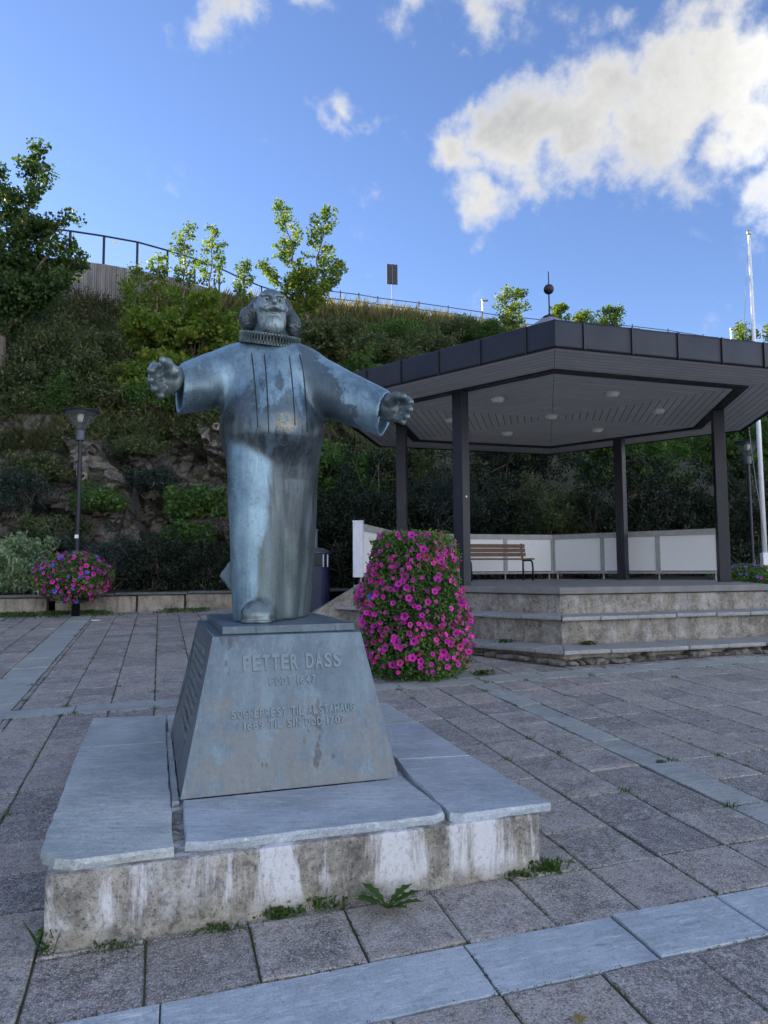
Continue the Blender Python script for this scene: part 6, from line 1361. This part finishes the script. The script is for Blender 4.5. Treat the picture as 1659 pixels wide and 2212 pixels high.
# ------------------------------------------------------------------ weeds, moss, litter
rg = np.random.default_rng(55)
def weed(px, py, Y0, r_, h_, n, label, mat='weed', leaf=.05, group='weeds along the plinth'):
    p = at(px, py, Y0); p.z = gz(p.x, p.y); root = empty('weed', p, label, 'weed', group)
    pts = np.array(p) + rg.normal(size=(n, 3)) * np.array([r_, r_ * .5, 0]) + np.stack([np.zeros(n), np.zeros(n), rg.random(n) * h_], 1)
    V, T = leaf_tris(pts, leaf * rg.uniform(.5, 1.3, n), rg, .4); np_mesh('leaves', V, T, MAT[mat], root, False, p)
def gp(px, py):
    d = view_dir(px, py); t_ = (-CAM_H) / (d.z - SLOPE * d.y - SLOPEX * d.x); return Vector((0, 0, CAM_H)) + d * t_
for px, py, r_, h_, n, lf, lab in [(600, 1978, .045, .035, 150, .022, 'low clover-like weed at the plinth foot left of the dandelion'), (680, 1960, .06, .05, 170, .022, 'creeping weed with arching stems against the white streaks'), (475, 2008, .05, .02, 90, .016, 'sparse weed with yellow leaves at the plinth foot'), (1172, 1880, .05, .05, 190, .022, 'bushy weed at the right front corner of the plinth'), (1112, 1893, .05, .025, 90, .018, 'flat weed just left of the right plinth corner'), (245, 2045, .06, .02, 90, .015, 'thin moss-like weed below the left part of the plinth'), (95, 2062, .02, .09, 60, .018, 'narrow weed in the gap at the left plinth corner'), (1272, 1388, .05, .05, 110, .03, 'tuft growing on the lowest bandstand step at the corner'), (1092, 1394, .05, .05, 60, .03, 'small tuft on the lowest step left of the corner'), (1045, 1458, .06, .06, 130, .03, 'grass tuft on the paving right of the flower tower'), (1430, 1648, .02, .02, 40, .014, 'small tuft on the pale slate strip')]:
    p = gp(px, py)
    if py < 1400: p = at(px, py, 9.3 if px > 1200 else 9.6)
    root = empty('weed', p, lab, 'weed', 'weeds in the joints')
    if py < 1400: root.location.z = p.z = S1 + .002
    pts = np.array(p) + rg.normal(size=(n, 3)) * np.array([r_, r_ * .35, 0]) + np.stack([np.zeros(n), np.zeros(n), rg.random(n) * h_], 1)
    V, T = leaf_tris(pts, lf * rg.uniform(.5, 1.4, n), rg, .4, .7); V2, T2 = blades(np.array(p) + rg.normal(size=(n // 4, 3)) * np.array([r_, r_ * .3, 0]), rg.uniform(.3, 1, n // 4) * h_ * 1.4, rg, .003, .9); V, T = join_np([(V, T), (V2, T2)]); np_mesh('leaves', V, T, MAT['weed'], root, False, p)
# dandelion rosette with toothed leaves
p = gp(838, 1965); dn = empty('dandelion', p, 'dandelion with long toothed leaves growing at the foot of the plinth', 'weed'); 
for q in range(10):
    a = -math.pi / 2 + (q - 4.5) * .52 + rg.normal() * .12; L = rg.uniform(.12, .20); el = rg.uniform(.45, 1.1); dx = Vector((math.cos(a), math.sin(a) * .75 - .1, 0)); sd = Vector((-math.sin(a), math.cos(a), 0)); vs = []; n = 9
    for k in range(n + 1):
        f = k / n; w = .024 * math.sin(math.pi * min(1, f * .9 + .08)) * (1.25 if k % 2 else .65) * (.35 + f); c_ = dx * (L * f * math.cos(el * (1 - .5 * f))) + Vector((0, 0, L * f * math.sin(el) * (1 - .35 * f) + .004)); vs += [c_ - sd * w + Vector((0, 0, w * .3)), c_, c_ + sd * w + Vector((0, 0, w * .3))]
    fs = [[k*3+j, k*3+j+1, (k+1)*3+j+1, (k+1)*3+j] for k in range(n) for j in range(2)]
    m = bpy.data.meshes.new('leaf'); m.from_pydata([tuple(v_) for v_ in vs], [], fs); link_mesh('leaf', m, MAT['weed'], dn)
# moss in the joints: tiny tufts, one mass
C_ = []
for dep, it in vis[:520]:
    i, j, w, h_ = it[:4]; nn = int(26 / (1 + .12 * dep))
    for side in range(2):
        f = rg.random(nn); pos = np.stack([i - w/2 + f * w, np.full(nn, j - h_/2)], 1) if side == 0 else np.stack([np.full(nn, i - w/2), j - h_/2 + f * h_], 1)
        pos = pos * S + rg.normal(size=(nn, 2)) * .0035
        keep = np.array([noise.noise(Vector((q[0] * 2.2, q[1] * 2.2, 4))) > -.12 for q in pos]); C_.append(pos[keep])
C_ = np.concatenate(C_); C_ = np.repeat(C_, 4, 0) + rg.normal(size=(len(C_) * 4, 2)) * .005
P3 = np.concatenate([C_, np.full((len(C_), 1), -.004) + rg.random((len(C_), 1)) * .009], 1); V, T = leaf_tris(P3, rg.uniform(.004, .011, len(P3)), rg, .5); mo = np_mesh('joint_moss', V, T, MAT['moss'], ground); tag(mo, kind='stuff')
# taller tufts in some joints and the weedy strip under the kerb wall
cl = []
for dep, it in vis[40:760]:
    if rg.random() < .15: cl.append(((it[0] - it[2]/2) * S, (it[1] - it[3]/2) * S))
cl = np.array(cl); C_ = np.repeat(cl, 26, 0) + rg.normal(size=(len(cl) * 26, 2)) * .022; V1, T1 = blades(np.concatenate([C_, np.zeros((len(C_), 1))], 1), rg.uniform(.008, .032, len(C_)), rg, .0028, .9)
V, T = V1, T1; jt = np_mesh('joint_tufts', V, T, MAT['weed'], ground); tag(jt, kind='stuff')
xs = rg.uniform(-11, -2.2, 420); ys = np.array([kpath(x_) for x_ in xs]) - .05 - np.abs(rg.normal(size=420)) * .35; B_ = np.stack([xs, ys, gz(xs, ys)], 1); B_ = B_[np.array([noise.noise(Vector(b_) * 1.1) > -.15 for b_ in B_])]
pts = np.repeat(B_, 22, 0) + rg.normal(size=(len(B_) * 22, 3)) * np.array([.10, .08, .0]); pts[:, 2] += rg.random(len(pts)) * .07; V, T = leaf_tris(pts, rg.uniform(.02, .05, len(pts)), rg, .4); o = np_mesh('kerb_weeds', V, T, MAT['weed']); tag(o, 'strip of low weeds along the foot of the kerb wall', 'weeds', kind='stuff')
# fallen leaves and bits
def fleaf(px, py, s_, label, mat='fallen', cat='leaf'):
    p = gp(px, py); n = 9; a0 = rg.uniform(0, 6.28); vs = [(0, 0, .004)] + [(math.cos(2*math.pi*k/n) * s_ * (1.1 if k % 2 else .62), math.sin(2*math.pi*k/n) * s_ * .8 * (1.1 if k % 2 else .62), .006 + .01 * rg.random()) for k in range(n)]
    m = bpy.data.meshes.new('fallen_leaf'); m.from_pydata(vs, [], [[0, 1+k, 1+(k+1) % n] for k in range(n)]); o = link_mesh('fallen_leaf', m, MAT[mat]); o.location = p; o.rotation_euler = (.05, .05, a0); tag(o, label, cat, 'fallen leaves on the paving')
fleaf(1250, 2207, .03, 'curled brown leaf at the bottom edge of the picture'); fleaf(735, 1966, .012, 'tiny orange leaf at the plinth foot beside the dandelion'); fleaf(600 * .482 / 1.8517 + 20, 1490, .02, 'brown leaf in a joint of the left paving'); fleaf(165, 2040 - 460, .014, 'small pale leaf on the left paving'); fleaf(1290, 1447, .025, 'orange leaf lying before the bandstand corner'); fleaf(1345, 1443, .02, 'pale leaf lying before the right side of the bandstand')
sp2 = []
for _ in range(90):
    px, py = rg.uniform(0, 640), rg.uniform(1335, 1560); q = gp(px, py); sp2.append((q.x, q.y, q.z + .006))
for _ in range(40):
    px, py = rg.uniform(900, 1659), rg.uniform(1440, 1750); q = gp(px, py); sp2.append((q.x, q.y, q.z + .006))
V, T = leaf_tris(np.array(sp2), rg.uniform(.008, .03, len(sp2)), rg, 3.0, .8, .1); o = np_mesh('leaf_litter', V, T, MAT['fallen']); tag(o, 'scattered crumbs of dry leaves on the far paving', 'leaf litter', kind='stuff')
# scrap of paper
p = gp(207, 1341); m = MB(); m.box(p + Vector((0, 0, .012)), (.15, .09, .012), .2); o = m.build('paper_scrap', MAT['opal'], None, p); tag(o, 'white paper scrap on the paving below the kerb wall', 'paper')
